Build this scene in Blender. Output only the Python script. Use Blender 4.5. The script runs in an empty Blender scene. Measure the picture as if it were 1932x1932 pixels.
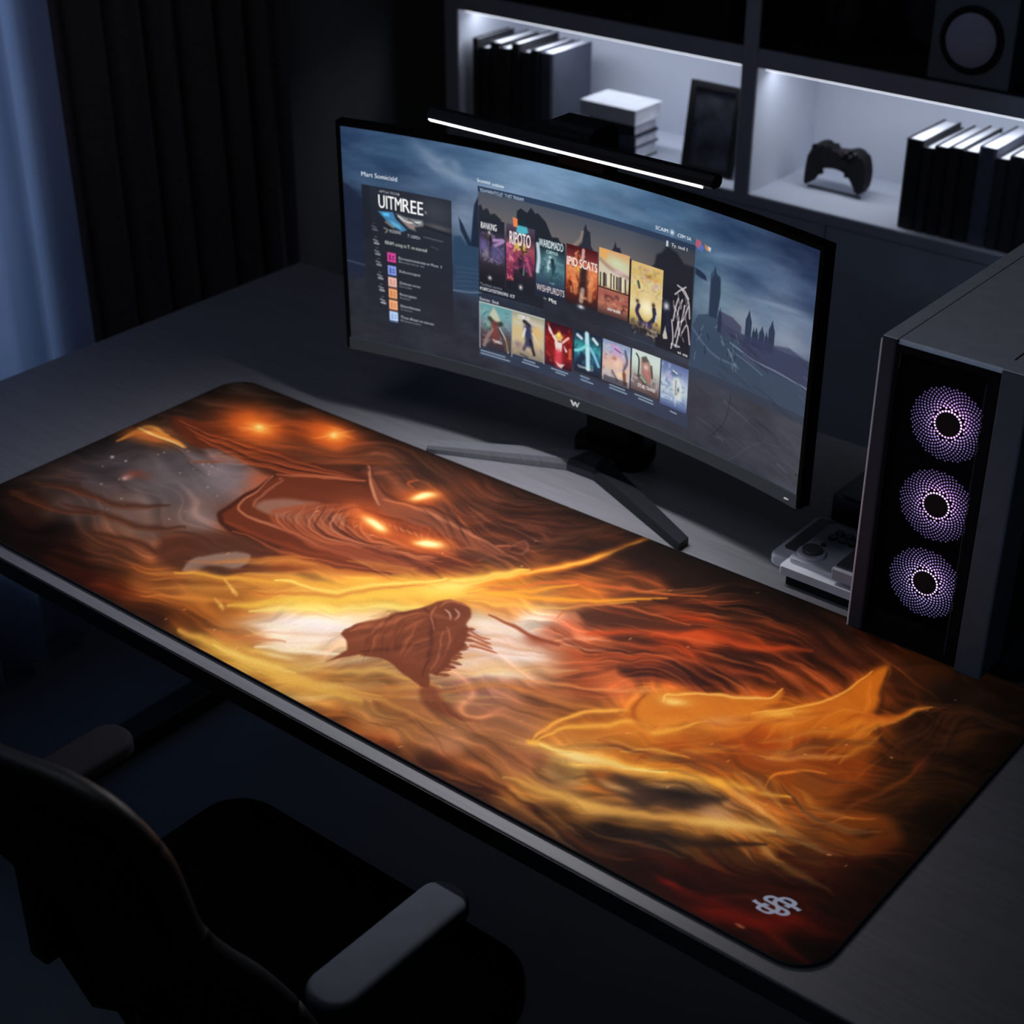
import bpy, bmesh, math, random
import numpy as np
from mathutils import Vector, Matrix
random.seed(7)
K = 1.1          # metres per layout unit
Z0 = 0.75        # height of the desk top
SC = bpy.context.scene
COL = SC.collection
PI = math.pi

def P(x, y, z): return Vector((K*x, K*y, K*z+Z0))

# ------------------------------------------------------------------ materials
def mat(name, col, rough=0.6, metal=0.0, noise=0.0, nscale=40.0, stretch=(1,1,1), bump=0.0,
        emit=None, estr=0.0, spec=0.5, coat=0.0):
    m = bpy.data.materials.new(name); m.use_nodes = True
    nt = m.node_tree; b = nt.nodes['Principled BSDF']
    b.inputs['Roughness'].default_value = rough; b.inputs['Metallic'].default_value = metal
    b.inputs['Specular IOR Level'].default_value = spec
    b.inputs['Coat Weight'].default_value = coat
    b.inputs['Base Color'].default_value = (*col, 1)
    if noise > 0 or bump > 0:
        tc = nt.nodes.new('ShaderNodeTexCoord'); mp = nt.nodes.new('ShaderNodeMapping')
        mp.inputs['Scale'].default_value = stretch
        n = nt.nodes.new('ShaderNodeTexNoise'); n.inputs['Scale'].default_value = nscale
        n.inputs['Detail'].default_value = 6
        nt.links.new(tc.outputs['Object'], mp.inputs['Vector']); nt.links.new(mp.outputs[0], n.inputs['Vector'])
        if noise > 0:
            r = nt.nodes.new('ShaderNodeValToRGB')
            r.color_ramp.elements[0].position = 0.3; r.color_ramp.elements[1].position = 0.7
            r.color_ramp.elements[0].color = (*[c*(1-noise) for c in col], 1)
            r.color_ramp.elements[1].color = (*[min(1, c*(1+noise)) for c in col], 1)
            nt.links.new(n.outputs['Fac'], r.inputs['Fac']); nt.links.new(r.outputs[0], b.inputs['Base Color'])
        if bump > 0:
            bp = nt.nodes.new('ShaderNodeBump'); bp.inputs['Strength'].default_value = bump
            bp.inputs['Distance'].default_value = 0.002
            nt.links.new(n.outputs['Fac'], bp.inputs['Height']); nt.links.new(bp.outputs[0], b.inputs['Normal'])
    if emit:
        b.inputs['Emission Color'].default_value = (*emit, 1); b.inputs['Emission Strength'].default_value = estr
    return m

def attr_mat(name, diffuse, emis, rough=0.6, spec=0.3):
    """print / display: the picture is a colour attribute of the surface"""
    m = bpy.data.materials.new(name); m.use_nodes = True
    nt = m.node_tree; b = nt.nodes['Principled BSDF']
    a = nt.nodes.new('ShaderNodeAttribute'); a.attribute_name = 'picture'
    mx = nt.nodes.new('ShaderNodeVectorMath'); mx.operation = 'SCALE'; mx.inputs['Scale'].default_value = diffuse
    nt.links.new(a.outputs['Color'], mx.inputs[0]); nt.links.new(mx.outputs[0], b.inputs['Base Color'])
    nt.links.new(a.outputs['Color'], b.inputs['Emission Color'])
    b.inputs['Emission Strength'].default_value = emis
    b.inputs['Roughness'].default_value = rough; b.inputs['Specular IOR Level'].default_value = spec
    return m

# ------------------------------------------------------------------ mesh helpers (layout units)
def nb(): return bmesh.new()
def box(bm, x0, x1, y0, y1, z0, z1, bev=0.0, seg=2, rot=None, piv=None):
    r = bmesh.ops.create_cube(bm, size=1)['verts']
    for v in r:
        v.co = Vector(((x0+x1)/2+v.co.x*(x1-x0), (y0+y1)/2+v.co.y*(y1-y0), (z0+z1)/2+v.co.z*(z1-z0)))
    vs = set(r)
    if bev > 0:
        es = list({e for v in r for e in v.link_edges})
        g = bmesh.ops.bevel(bm, geom=es, offset=bev, segments=seg, affect='EDGES', profile=0.5)
        vs = {v for v in g['verts']} | {v for v in r if v.is_valid}
    if rot is not None:
        pv = Vector(piv) if piv is not None else Vector(((x0+x1)/2, (y0+y1)/2, (z0+z1)/2))
        for v in vs: v.co = pv+rot@(v.co-pv)
    return bm
def prism(bm, pts, a, b, axis='z', bev=0.0, seg=2):
    """extrude a closed 2-D outline from a to b along axis"""
    def mk(p, h):
        if axis == 'z': return (p[0], p[1], h)
        if axis == 'y': return (p[0], h, p[1])
        return (h, p[0], p[1])
    lo = [bm.verts.new(mk(p, a)) for p in pts]; hi = [bm.verts.new(mk(p, b)) for p in pts]
    n = len(pts); f1 = bm.faces.new(lo[::-1]); f2 = bm.faces.new(hi)
    for i in range(n): bm.faces.new((lo[i], lo[(i+1) % n], hi[(i+1) % n], hi[i]))
    if bev > 0:
        es = list(set(f1.edges) | set(f2.edges))
        bmesh.ops.bevel(bm, geom=es, offset=bev, segments=seg, affect='EDGES', profile=0.5)
    return bm
def rrect(x0, x1, y0, y1, r, n=6):
    out = []
    for cx, cy, a0 in ((x1-r, y1-r, 0), (x0+r, y1-r, 90), (x0+r, y0+r, 180), (x1-r, y0+r, 270)):
        for i in range(n+1):
            a = math.radians(a0+90*i/n); out.append((cx+r*math.cos(a), cy+r*math.sin(a)))
    return out
def lathe(bm, prof, c, axis='z', n=32, a0=0, rot=None):
    """prof: list of (radius, height)"""
    c = Vector(c); rings = []
    for r, h in prof:
        ring = []
        for i in range(n):
            a = 2*PI*i/n
            if axis == 'z': q = Vector((r*math.cos(a), r*math.sin(a), h))
            elif axis == 'y': q = Vector((r*math.cos(a), h, r*math.sin(a)))
            else: q = Vector((h, r*math.cos(a), r*math.sin(a)))
            if rot is not None: q = rot@q
            ring.append(bm.verts.new(c+q))
        rings.append(ring)
    for k in range(len(rings)-1):
        for i in range(n):
            bm.faces.new((rings[k][i], rings[k][(i+1) % n], rings[k+1][(i+1) % n], rings[k+1][i]))
    bm.faces.new(rings[0][::-1]); bm.faces.new(rings[-1])
    return bm
def tube(bm, pts, r, n=10, closed=False):
    pts = [Vector(p) for p in pts]; rings = []
    m = len(pts)
    for i, p in enumerate(pts):
        if closed: t = pts[(i+1) % m]-pts[i-1]
        else: t = pts[min(i+1, m-1)]-pts[max(i-1, 0)]
        t.normalize()
        ref = Vector((0, 0, 1)) if abs(t.z) < 0.9 else Vector((1, 0, 0))
        s = t.cross(ref).normalized(); u = s.cross(t)
        rr = r[i] if isinstance(r, (list, tuple)) else r
        rings.append([bm.verts.new(p+s*rr*math.cos(2*PI*k/n)+u*rr*math.sin(2*PI*k/n)) for k in range(n)])
    rng = range(m) if closed else range(m-1)
    for i in rng:
        a, b = rings[i], rings[(i+1) % m]
        for k in range(n): bm.faces.new((a[k], a[(k+1) % n], b[(k+1) % n], b[k]))
    if not closed: bm.faces.new(rings[0][::-1]); bm.faces.new(rings[-1])
    return bm
def grid_surface(bm, rows):
    vs = [[bm.verts.new(p) for p in row] for row in rows]
    for i in range(len(vs)-1):
        for j in range(len(vs[0])-1):
            bm.faces.new((vs[i][j], vs[i][j+1], vs[i+1][j+1], vs[i+1][j]))
    return vs

def world_origin(o):
    p = Vector(o.location); q = o.parent
    while q is not None: p = p+Vector(q.location); q = q.parent
    return p
def obj(name, bm, m, parent=None, smooth=False, base=None, label=None, extra=()):
    """layout-unit bmesh -> ONE mesh object; base = layout point of its origin when top level"""
    bmesh.ops.recalc_face_normals(bm, faces=bm.faces[:])
    me = bpy.data.meshes.new(name)
    if parent is not None: org = world_origin(parent)
    elif base is not None: org = P(*base)
    else: org = Vector((0, 0, 0))
    for v in bm.verts: v.co = P(*v.co)-org
    bm.to_mesh(me); bm.free()
    o = bpy.data.objects.new(name, me); COL.objects.link(o)
    o.data.materials.append(m)
    for e in extra: o.data.materials.append(e)
    if parent is not None: o.parent = parent
    else: o.location = org
    if smooth:
        for p in me.polygons: p.use_smooth = True
        if smooth != 'all':
            try:
                me.set_sharp_from_angle(angle=math.radians(35))
            except Exception: pass
    if label: o['label'] = label
    return o
def tag(o, label, cat, group=None, kind=None):
    o['label'] = label; o['category'] = cat
    if group: o['group'] = group
    if kind: o['kind'] = kind
    return o
def thing(name, base, label, cat, group=None):
    o = bpy.data.objects.new(name, None); COL.objects.link(o)
    o.empty_display_size = 0.05
    o.location = P(*base); tag(o, label, cat, group)
    return o
def struct(name, bm, m, label=None, **kw):
    o = obj(name, bm, m, **kw); o['kind'] = 'structure'
    if label: o['label'] = label
    return o
# ------------------------------------------------------------------ painting pictures for printed / lit surfaces
def lin(c):
    c = np.asarray(c, float)/255.0
    return np.where(c <= 0.04045, c/12.92, ((c+0.055)/1.055)**2.4)
def vnoise(h, w, sx, sy, seed, octaves=4):
    """smooth value noise, sx / sy = cell size in pixels"""
    rg = np.random.RandomState(seed); out = np.zeros((h, w)); amp = 1; tot = 0
    yy, xx = np.mgrid[0:h, 0:w].astype(float)
    for o in range(octaves):
        gx = xx/sx; gy = yy/sy
        nx = int(w/sx)+3; ny = int(h/sy)+3
        g = rg.rand(ny, nx)
        ix = gx.astype(int); iy = gy.astype(int); fx = gx-ix; fy = gy-iy
        fx = fx*fx*(3-2*fx); fy = fy*fy*(3-2*fy)
        v = (g[iy, ix]*(1-fx)+g[iy, ix+1]*fx)*(1-fy)+(g[iy+1, ix]*(1-fx)+g[iy+1, ix+1]*fx)*fy
        out += v*amp; tot += amp; amp *= 0.55; sx = max(sx/2, 1.0); sy = max(sy/2, 1.0)
    return out/tot
def bilerp(img, x, y):
    h, w = img.shape[:2]
    x = np.clip(x, 0, w-1.001); y = np.clip(y, 0, h-1.001)
    ix = x.astype(int); iy = y.astype(int); fx = (x-ix); fy = (y-iy)
    if img.ndim == 3: fx = fx[..., None]; fy = fy[..., None]
    return (img[iy, ix]*(1-fx)+img[iy, ix+1]*fx)*(1-fy)+(img[iy+1, ix]*(1-fx)+img[iy+1, ix+1]*fx)*fy
def catmull(pts, n=10):
    pts = [np.array(p, float) for p in pts]
    if len(pts) < 3: 
        return np.array([pts[0]+(pts[-1]-pts[0])*t for t in np.linspace(0, 1, n+1)])
    q = [2*pts[0]-pts[1]]+pts+[2*pts[-1]-pts[-2]]; out = []
    for i in range(1, len(q)-2):
        for k in range(n):
            t = k/n
            out.append(0.5*((2*q[i])+(-q[i-1]+q[i+1])*t+(2*q[i-1]-5*q[i]+4*q[i+1]-q[i+2])*t*t+(-q[i-1]+3*q[i]-3*q[i+1]+q[i+2])*t**3))
    out.append(pts[-1]); return np.array(out)
class Canvas:
    """sRGB-space float canvas, x right, y down, in picture pixels"""
    def __init__(s, w, h, col=(0, 0, 0)):
        s.w, s.h = w, h; s.a = np.zeros((h, w, 3))+np.array(col, float)
    def _mix(s, ys, xs, m, col, mode):
        reg = s.a[ys, xs]; m = m[..., None]; c = np.array(col, float)
        if mode == 'add': reg += c*m
        elif mode == 'mul': reg *= (1-m)+m*c/255.0
        elif mode == 'screen': reg[:] = 255-(255-reg)*(1-c/255.0*m)
        else: reg[:] = reg*(1-m)+c*m
    def stroke(s, pts, width, col, soft=0.5, op=1.0, mode='mix', smooth=True, taper=(1, 1), asp=1.0):
        p = catmull(pts) if smooth else np.array(pts, float)
        W = width*1.0; pad = W*1.6+3
        n = len(p)
        x0 = max(0, int(p[:, 0].min()-pad)); x1 = min(s.w, int(p[:, 0].max()+pad)+1)
        y0 = max(0, int(p[:, 1].min()-pad)); y1 = min(s.h, int(p[:, 1].max()+pad)+1)
        if x1 <= x0 or y1 <= y0: return
        yy, xx = np.mgrid[y0:y1, x0:x1].astype(float)
        best = np.full(xx.shape, 1e9)
        L = max(1, n-1)
        for i in range(n-1):
            a = p[i]; b = p[i+1]; d = b-a; l2 = d@d+1e-9
            # local width
            t = np.clip(((xx-a[0])*d[0]+(yy-a[1])*d[1])/l2, 0, 1)
            g = (i+t)/L
            wl = W*(np.interp(g, [0, 0.3, 0.7, 1], [taper[0], 1, 1, taper[1]]))*0.5+0.3
            dist = np.hypot(xx-a[0]-t*d[0], yy-a[1]-t*d[1])/wl
            best = np.minimum(best, dist)
        k = max(soft, 0.02)
        m = np.clip((1+k-best)/(2*k), 0, 1) if k < 0.88 else np.exp(-best*best*1.2)
        m = m*m*(3-2*m) if k < 0.88 else m
        s._mix(slice(y0, y1), slice(x0, x1), m*op, col, mode)
    def blob(s, x, y, rx, ry, col, op=1.0, mode='mix', ang=0, power=1.0):
        R = max(rx, ry)*2.6
        x0 = max(0, int(x-R)); x1 = min(s.w, int(x+R)+1); y0 = max(0, int(y-R)); y1 = min(s.h, int(y+R)+1)
        if x1 <= x0 or y1 <= y0: return
        yy, xx = np.mgrid[y0:y1, x0:x1].astype(float)
        c, q = math.cos(math.radians(ang)), math.sin(math.radians(ang))
        u = ((xx-x)*c+(yy-y)*q)/rx; v = (-(xx-x)*q+(yy-y)*c)/ry
        m = np.exp(-((u*u+v*v)**power))
        s._mix(slice(y0, y1), slice(x0, x1), m*op, col, mode)
    def poly(s, pts, col, op=1.0, soft=1.0, mode='mix', smooth=False):
        p = catmull(list(pts)+[pts[0]], 6)[:-1] if smooth else np.array(pts, float)
        pad = 3+soft
        x0 = max(0, int(p[:, 0].min()-pad)); x1 = min(s.w, int(p[:, 0].max()+pad)+1)
        y0 = max(0, int(p[:, 1].min()-pad)); y1 = min(s.h, int(p[:, 1].max()+pad)+1)
        if x1 <= x0 or y1 <= y0: return
        yy, xx = np.mgrid[y0:y1, x0:x1].astype(float)
        ins = np.zeros(xx.shape, bool); best = np.full(xx.shape, 1e9); n = len(p)
        for i in range(n):
            a = p[i]; b = p[(i+1) % n]
            c = ((a[1] > yy) != (b[1] > yy))
            with np.errstate(divide='ignore', invalid='ignore'):
                xi = (b[0]-a[0])*(yy-a[1])/(b[1]-a[1]+1e-12)+a[0]
            ins ^= c & (xx < xi)
            d = b-a; t = np.clip(((xx-a[0])*d[0]+(yy-a[1])*d[1])/(d@d+1e-9), 0, 1)
            best = np.minimum(best, np.hypot(xx-a[0]-t*d[0], yy-a[1]-t*d[1]))
        sd = np.where(ins, best, -best)
        m = np.clip(sd/(2*soft)+0.5, 0, 1)
        s._mix(slice(y0, y1), slice(x0, x1), m*op, col, mode)
    def rect(s, x0, y0, x1, y1, col, op=1.0, col2=None):
        a, b, c, d = [int(round(v)) for v in (x0, y0, x1, y1)]
        a = max(a, 0); b = max(b, 0)
        reg = s.a[b:d, a:c]
        if reg.size == 0: return
        if col2 is None: reg[:] = reg*(1-op)+np.array(col, float)*op
        else:
            t = np.linspace(0, 1, reg.shape[0])[:, None, None]
            reg[:] = reg*(1-op)+(np.array(col, float)*(1-t)+np.array(col2, float)*t)*op
    def text(s, txt, x, y, hgt, col, wid=None, op=1.0, bold=0.0):
        """x,y = top left of the capitals; hgt = capital height; wid = total width (squeezes)"""
        cu = bpy.data.curves.new('t', 'FONT'); cu.body = txt; cu.size = 1
        cu.resolution_u = 3
        ob = bpy.data.objects.new('t', cu); me = ob.to_mesh()
        if len(me.vertices) == 0: return
        me.calc_loop_triangles()
        co = np.empty(len(me.vertices)*3); me.vertices.foreach_get('co', co); co = co.reshape(-1, 3)
        tr = np.empty(len(me.loop_triangles)*3, dtype=np.int32); me.loop_triangles.foreach_get('vertices', tr); tr = tr.reshape(-1, 3)
        ob.to_mesh_clear(); bpy.data.objects.remove(ob); bpy.data.curves.remove(cu)
        w0 = co[:, 0].max()-co[:, 0].min(); sy = hgt/0.69; sx = (wid/w0) if wid else sy
        X = x+(co[:, 0]-co[:, 0].min())*sx; Y = y+hgt-co[:, 1]*sy
        SS = 4
        x0 = max(0, int(X.min())-1); x1 = min(s.w, int(X.max())+2); y0 = max(0, int(Y.min())-1); y1 = min(s.h, int(Y.max())+2)
        if x1 <= x0 or y1 <= y0: return
        m = np.zeros(((y1-y0)*SS, (x1-x0)*SS), bool)
        for t in tr:
            ax, bx, cx = (X[t]-x0)*SS; ay, by, cy = (Y[t]-y0)*SS
            u0 = max(0, int(min(ax, bx, cx))); u1 = min(m.shape[1], int(max(ax, bx, cx))+2)
            v0 = max(0, int(min(ay, by, cy))); v1 = min(m.shape[0], int(max(ay, by, cy))+2)
            if u1 <= u0 or v1 <= v0: continue
            yy, xx = np.mgrid[v0:v1, u0:u1]+0.5
            e1 = (bx-ax)*(yy-ay)-(by-ay)*(xx-ax); e2 = (cx-bx)*(yy-by)-(cy-by)*(xx-bx); e3 = (ax-cx)*(yy-cy)-(ay-cy)*(xx-cx)
            m[v0:v1, u0:u1] |= ((e1 >= 0) & (e2 >= 0) & (e3 >= 0)) | ((e1 <= 0) & (e2 <= 0) & (e3 <= 0))
        mm = m.reshape(y1-y0, SS, x1-x0, SS).mean(axis=(1, 3))
        if bold > 0:
            k = 0.35 if bold < .015 else 0.7
            sh = np.zeros_like(mm); sh[:, 1:] = mm[:, :-1]; mm = np.maximum(mm, sh*k+mm*(1-k))
        s._mix(slice(y0, y1), slice(x0, x1), mm*op, col, 'mix')
    def warp(s, dx, dy):
        yy, xx = np.mgrid[0:s.h, 0:s.w].astype(float); s.a = bilerp(s.a, xx+dx, yy+dy)

def picture_mesh(name, xyz, rgb, m, parent, label=None):
    """grid of points (h,w,3) in layout units + sRGB picture (h,w,3) -> one mesh with a colour attribute"""
    h, w = xyz.shape[:2]
    org = world_origin(parent)
    v = (xyz*K+np.array([0, 0, Z0])-np.array(org)).reshape(-1, 3).astype(np.float32)
    i = np.arange(h*w).reshape(h, w)
    q = np.stack([i[1:, :-1], i[1:, 1:], i[:-1, 1:], i[:-1, :-1]], -1).reshape(-1).astype(np.int32)
    nf = (h-1)*(w-1); me = bpy.data.meshes.new(name)
    me.vertices.add(h*w); me.vertices.foreach_set('co', v.ravel())
    me.loops.add(nf*4); me.loops.foreach_set('vertex_index', q)
    me.polygons.add(nf); me.polygons.foreach_set('loop_start', np.arange(0, nf*4, 4, dtype=np.int32))
    me.polygons.foreach_set('use_smooth', np.ones(nf, bool))
    me.update(); me.validate()
    at = me.color_attributes.new('picture', 'FLOAT_COLOR', 'POINT')
    c = np.ones((h*w, 4), np.float32); c[:, :3] = lin(np.clip(rgb, 0, 255)).reshape(-1, 3)
    at.data.foreach_set('color', c.ravel())
    o = bpy.data.objects.new(name, me); COL.objects.link(o); me.materials.append(m); o.parent = parent
    if label: o['label'] = label
    return o
# ================================================================== MATERIALS
M = {}
M['desk'] = mat('grey_wood_laminate', (0.165, 0.163, 0.178), 0.5, noise=0.12, nscale=9, stretch=(1.2, 26, 6), bump=0.06)
M['desk_edge'] = mat('dark_desk_edge', (0.010, 0.010, 0.012), 0.6, noise=0.2, nscale=20)
M['desk_leg'] = mat('black_metal_leg', (0.012, 0.012, 0.014), 0.5, noise=0.1)
M['floor'] = mat('dark_floor', (0.10, 0.12, 0.14), 0.7, noise=0.15, nscale=3)
M['wall'] = mat('dark_blue_wall', (0.10, 0.105, 0.11), 0.9, noise=0.05, nscale=8)
M['ceil'] = mat('ceiling_paint', (0.06, 0.065, 0.08), 0.9, noise=0.05, nscale=8)
M['shelf'] = mat('slate_shelf_board', (0.30, 0.32, 0.37), 0.7, noise=0.06, nscale=12)
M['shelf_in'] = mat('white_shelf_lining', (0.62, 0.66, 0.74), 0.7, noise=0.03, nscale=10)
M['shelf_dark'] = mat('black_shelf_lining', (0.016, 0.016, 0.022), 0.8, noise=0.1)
M['led'] = mat('white_led', (1, 1, 1), 0.5, noise=0.01, emit=(0.86, 0.9, 1.0), estr=2.0)
M['barled'] = mat('light_bar_diffuser', (1, 1, 1), 0.5, noise=0.01, emit=(0.95, 0.97, 1.0), estr=2.5)
M['plastic'] = mat('black_plastic', (0.010, 0.010, 0.012), 0.38, noise=0.1)
M['plastic_m'] = mat('matte_black_plastic', (0.008, 0.008, 0.01), 0.7, noise=0.1, spec=0.25)
M['bezel'] = mat('monitor_bezel', (0.004, 0.0045, 0.005), 0.8, noise=0.1, spec=0.08)
M['chin'] = mat('monitor_chin', (0.02, 0.022, 0.026), 0.7, noise=0.05, emit=(0.42, 0.52, 0.62), estr=0.040, spec=0.1)  # faint cool emission added to offset the mat's warm spill
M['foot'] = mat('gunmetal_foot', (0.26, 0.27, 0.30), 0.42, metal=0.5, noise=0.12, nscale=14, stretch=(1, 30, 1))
M['case'] = mat('grey_case_lit_tone', (0.72, 0.75, 0.80), 0.6, noise=0.06, nscale=60)  # case grey lightened to stand for light falling on the top
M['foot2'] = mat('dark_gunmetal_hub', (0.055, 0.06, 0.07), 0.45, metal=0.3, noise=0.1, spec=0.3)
M['foot3'] = mat('gunmetal_leg_shaded', (0.016, 0.018, 0.022), 0.45, metal=0.2, noise=0.1, spec=0.25)  # same gunmetal, darkened so the right leg looks turned from the lamp
M['pillar'] = mat('grey_case_half_shade', (0.085, 0.10, 0.12), 0.75, noise=0.06, nscale=60, spec=0.15)  # same case grey, shade mixed in less strongly than on the front
M['case_front'] = mat('grey_case_shade_tone', (0.045, 0.052, 0.066), 0.75, noise=0.06, nscale=60, spec=0.15)  # same case grey, darkened in colour to hold down light on the front
M['case_edge'] = mat('bright_case_edge', (0.85, 0.88, 0.92), 0.4, noise=0.02)
M['case_glass'] = mat('smoked_side_panel', (0.015, 0.02, 0.026), 0.25, noise=0.05)
M['mesh'] = mat('black_mesh', (0.003, 0.003, 0.005), 0.9, noise=0.3, nscale=400, spec=0.05)
M['recess'] = mat('black_recess_plastic', (0.004, 0.004, 0.006), 0.8, noise=0.1, spec=0.1)
M['gap'] = mat('black_gap', (0.002, 0.002, 0.003), 0.9, noise=0.1)
M['fan'] = mat('fan_black', (0.005, 0.004, 0.010), 0.9, noise=0.1, spec=0.05)
M['white'] = mat('white_plastic', (0.78, 0.80, 0.84), 0.45, noise=0.04)
M['offwhite'] = mat('light_grey_plastic', (0.50, 0.52, 0.57), 0.5, noise=0.04)
M['dgrey'] = mat('dark_grey_plastic', (0.06, 0.065, 0.075), 0.5, noise=0.1)
M['navy'] = mat('dark_navy_plastic', (0.022, 0.028, 0.042), 0.5, noise=0.1)
M['keyblue'] = mat('violet_key', (0.05, 0.05, 0.12), 0.5, noise=0.1)
M['paper'] = mat('white_page_edges', (0.8, 0.82, 0.86), 0.8, noise=0.12, nscale=60, stretch=(30, 1, 1))
M['cover1'] = mat('black_book_cover', (0.012, 0.013, 0.016), 0.7, noise=0.2)
M['cover2'] = mat('charcoal_book_cover', (0.022, 0.024, 0.03), 0.7, noise=0.2)
M['cover3'] = mat('dark_plum_book_cover', (0.022, 0.016, 0.019), 0.7, noise=0.2)
M['cover4'] = mat('slate_book_cover', (0.07, 0.08, 0.11), 0.7, noise=0.1)
M['coverw'] = mat('white_book_cover', (0.7, 0.73, 0.78), 0.7, noise=0.06)
M['photo'] = mat('dark_picture', (0.03, 0.033, 0.042), 0.4, noise=0.8, nscale=25)
M['leather'] = mat('black_chair_leather', (0.006, 0.0065, 0.008), 0.5, noise=0.15, nscale=80, bump=0.15, spec=0.35)
M['fabric'] = mat('black_chair_mesh', (0.004, 0.004, 0.005), 0.9, noise=0.2, nscale=200, spec=0.1)
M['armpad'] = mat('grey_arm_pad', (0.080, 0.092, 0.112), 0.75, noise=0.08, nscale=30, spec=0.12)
M['armpad2'] = mat('arm_pad_shaded', (0.012, 0.012, 0.015), 0.8, noise=0.08, nscale=30, spec=0.06)  # same pads, with the left arm's shade put into the colour
M['cone'] = mat('grey_speaker_cone', (0.36, 0.38, 0.48), 0.7, noise=0.05)
M['rim'] = mat('dark_speaker_rim', (0.10, 0.12, 0.14), 0.6, noise=0.05)
M['redled'] = mat('dim_red_badge', (0.06, 0.035, 0.04), 0.5, noise=0.1)
M['curtain'] = mat('black_curtain', (0.07, 0.068, 0.08), 0.95, noise=0.15, nscale=100, spec=0.1)
M['stitch'] = mat('dark_stitched_edge', (0.006, 0.008, 0.012), 0.9, noise=0.3, nscale=500)
M['logo'] = mat('grey_print', (0.26, 0.28, 0.36), 0.7, noise=0.02, emit=(0.19, 0.205, 0.27), estr=0.72)  # emission added so the printed mark looks lit like the mat picture
M['chrome'] = mat('silver_badge', (0.5, 0.52, 0.55), 0.4, noise=0.02, emit=(0.5, 0.52, 0.56), estr=0.5)  # emission added to stand for light caught by the silver

def sheer():
    m = bpy.data.materials.new('pale_blue_sheer'); m.use_nodes = True; nt = m.node_tree
    nt.nodes.remove(nt.nodes['Principled BSDF']); out = nt.nodes['Material Output']
    d = nt.nodes.new('ShaderNodeBsdfDiffuse'); t = nt.nodes.new('ShaderNodeBsdfTranslucent')
    tc = nt.nodes.new('ShaderNodeTexCoord'); n = nt.nodes.new('ShaderNodeTexNoise'); n.inputs['Scale'].default_value = 6
    r = nt.nodes.new('ShaderNodeValToRGB'); r.color_ramp.elements[0].color = (0.38, 0.46, 0.62, 1); r.color_ramp.elements[1].color = (0.52, 0.58, 0.74, 1)
    nt.links.new(tc.outputs['Object'], n.inputs['Vector']); nt.links.new(n.outputs['Fac'], r.inputs['Fac'])
    nt.links.new(r.outputs[0], d.inputs['Color']); nt.links.new(r.outputs[0], t.inputs['Color'])
    mx = nt.nodes.new('ShaderNodeMixShader'); mx.inputs[0].default_value = 0.6
    nt.links.new(d.outputs[0], mx.inputs[1]); nt.links.new(t.outputs[0], mx.inputs[2]); nt.links.new(mx.outputs[0], out.inputs['Surface'])
    return m
M['sheer'] = sheer()
def glass():
    m = bpy.data.materials.new('window_glass'); m.use_nodes = True; nt = m.node_tree
    nt.nodes.remove(nt.nodes['Principled BSDF']); out = nt.nodes['Material Output']
    g = nt.nodes.new('ShaderNodeBsdfGlossy'); g.inputs['Roughness'].default_value = 0.02
    t = nt.nodes.new('ShaderNodeBsdfTransparent'); t.inputs['Color'].default_value = (0.92, 0.95, 1, 1)
    f = nt.nodes.new('ShaderNodeFresnel'); mx = nt.nodes.new('ShaderNodeMixShader')
    nt.links.new(f.outputs[0], mx.inputs[0]); nt.links.new(t.outputs[0], mx.inputs[1]); nt.links.new(g.outputs[0], mx.inputs[2])
    nt.links.new(mx.outputs[0], out.inputs['Surface']); return m
M['glass'] = glass()
def dots_mat():
    m = bpy.data.materials.new('fan_light_points'); m.use_nodes = True; nt = m.node_tree
    b = nt.nodes['Principled BSDF']; a = nt.nodes.new('ShaderNodeAttribute'); a.attribute_name = 'glow'
    b.inputs['Base Color'].default_value = (0.01, 0.01, 0.02, 1)
    nt.links.new(a.outputs['Color'], b.inputs['Emission Color']); b.inputs['Emission Strength'].default_value = 1.0
    return m
M['dots'] = dots_mat()

# ================================================================== ROOM
FL = -Z0/K       # floor height in layout units
CEI = 1.55
b = nb(); box(b, -2.4, 1.6, -1.2, 2.8, FL-0.05, FL); struct('floor', b, M['floor'])
b = nb(); box(b, -2.4, 1.6, -1.2, 2.8, CEI, CEI+0.05); struct('ceiling', b, M['ceil'])
b = nb(); box(b, -2.4, 1.6, 2.66, 2.75, FL, CEI); struct('wall_back', b, M['wall'])
# left wall with a window opening behind the sheer curtain
b = nb()
WY0, WY1, WZ0, WZ1 = 0.55, 1.50, -0.45, 1.3
box(b, -2.35, -2.25, -1.2, WY0, FL, CEI); box(b, -2.35, -2.25, WY1, 2.66, FL, CEI)
box(b, -2.35, -2.25, WY0, WY1, FL, WZ0); box(b, -2.35, -2.25, WY0, WY1, WZ1, CEI)
struct('wall_left', b, M['wall'])
b = nb()
fw = 0.03
for (y0, y1, z0, z1) in ((WY0, WY0+fw, WZ0, WZ1), (WY1-fw, WY1, WZ0, WZ1), (WY0, WY1, WZ0, WZ0+fw), (WY0, WY1, WZ1-fw, WZ1), (1.01, 1.035, WZ0, WZ1)):
    box(b, -2.33, -2.28, y0, y1, z0, z1, 0.003)
win = struct('window_1', b, M['white'], base=(-2.3, 1.02, WZ0))
b = nb(); box(b, -2.308, -2.304, WY0+fw, WY1-fw, WZ0+fw, WZ1-fw); obj('window_pane', b, M['glass'], win)
b = nb(); box(b, -2.25, -2.235, -1.2, 2.66, FL, FL+0.07, 0.003); struct('baseboard_left', b, M['shelf'])

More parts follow.
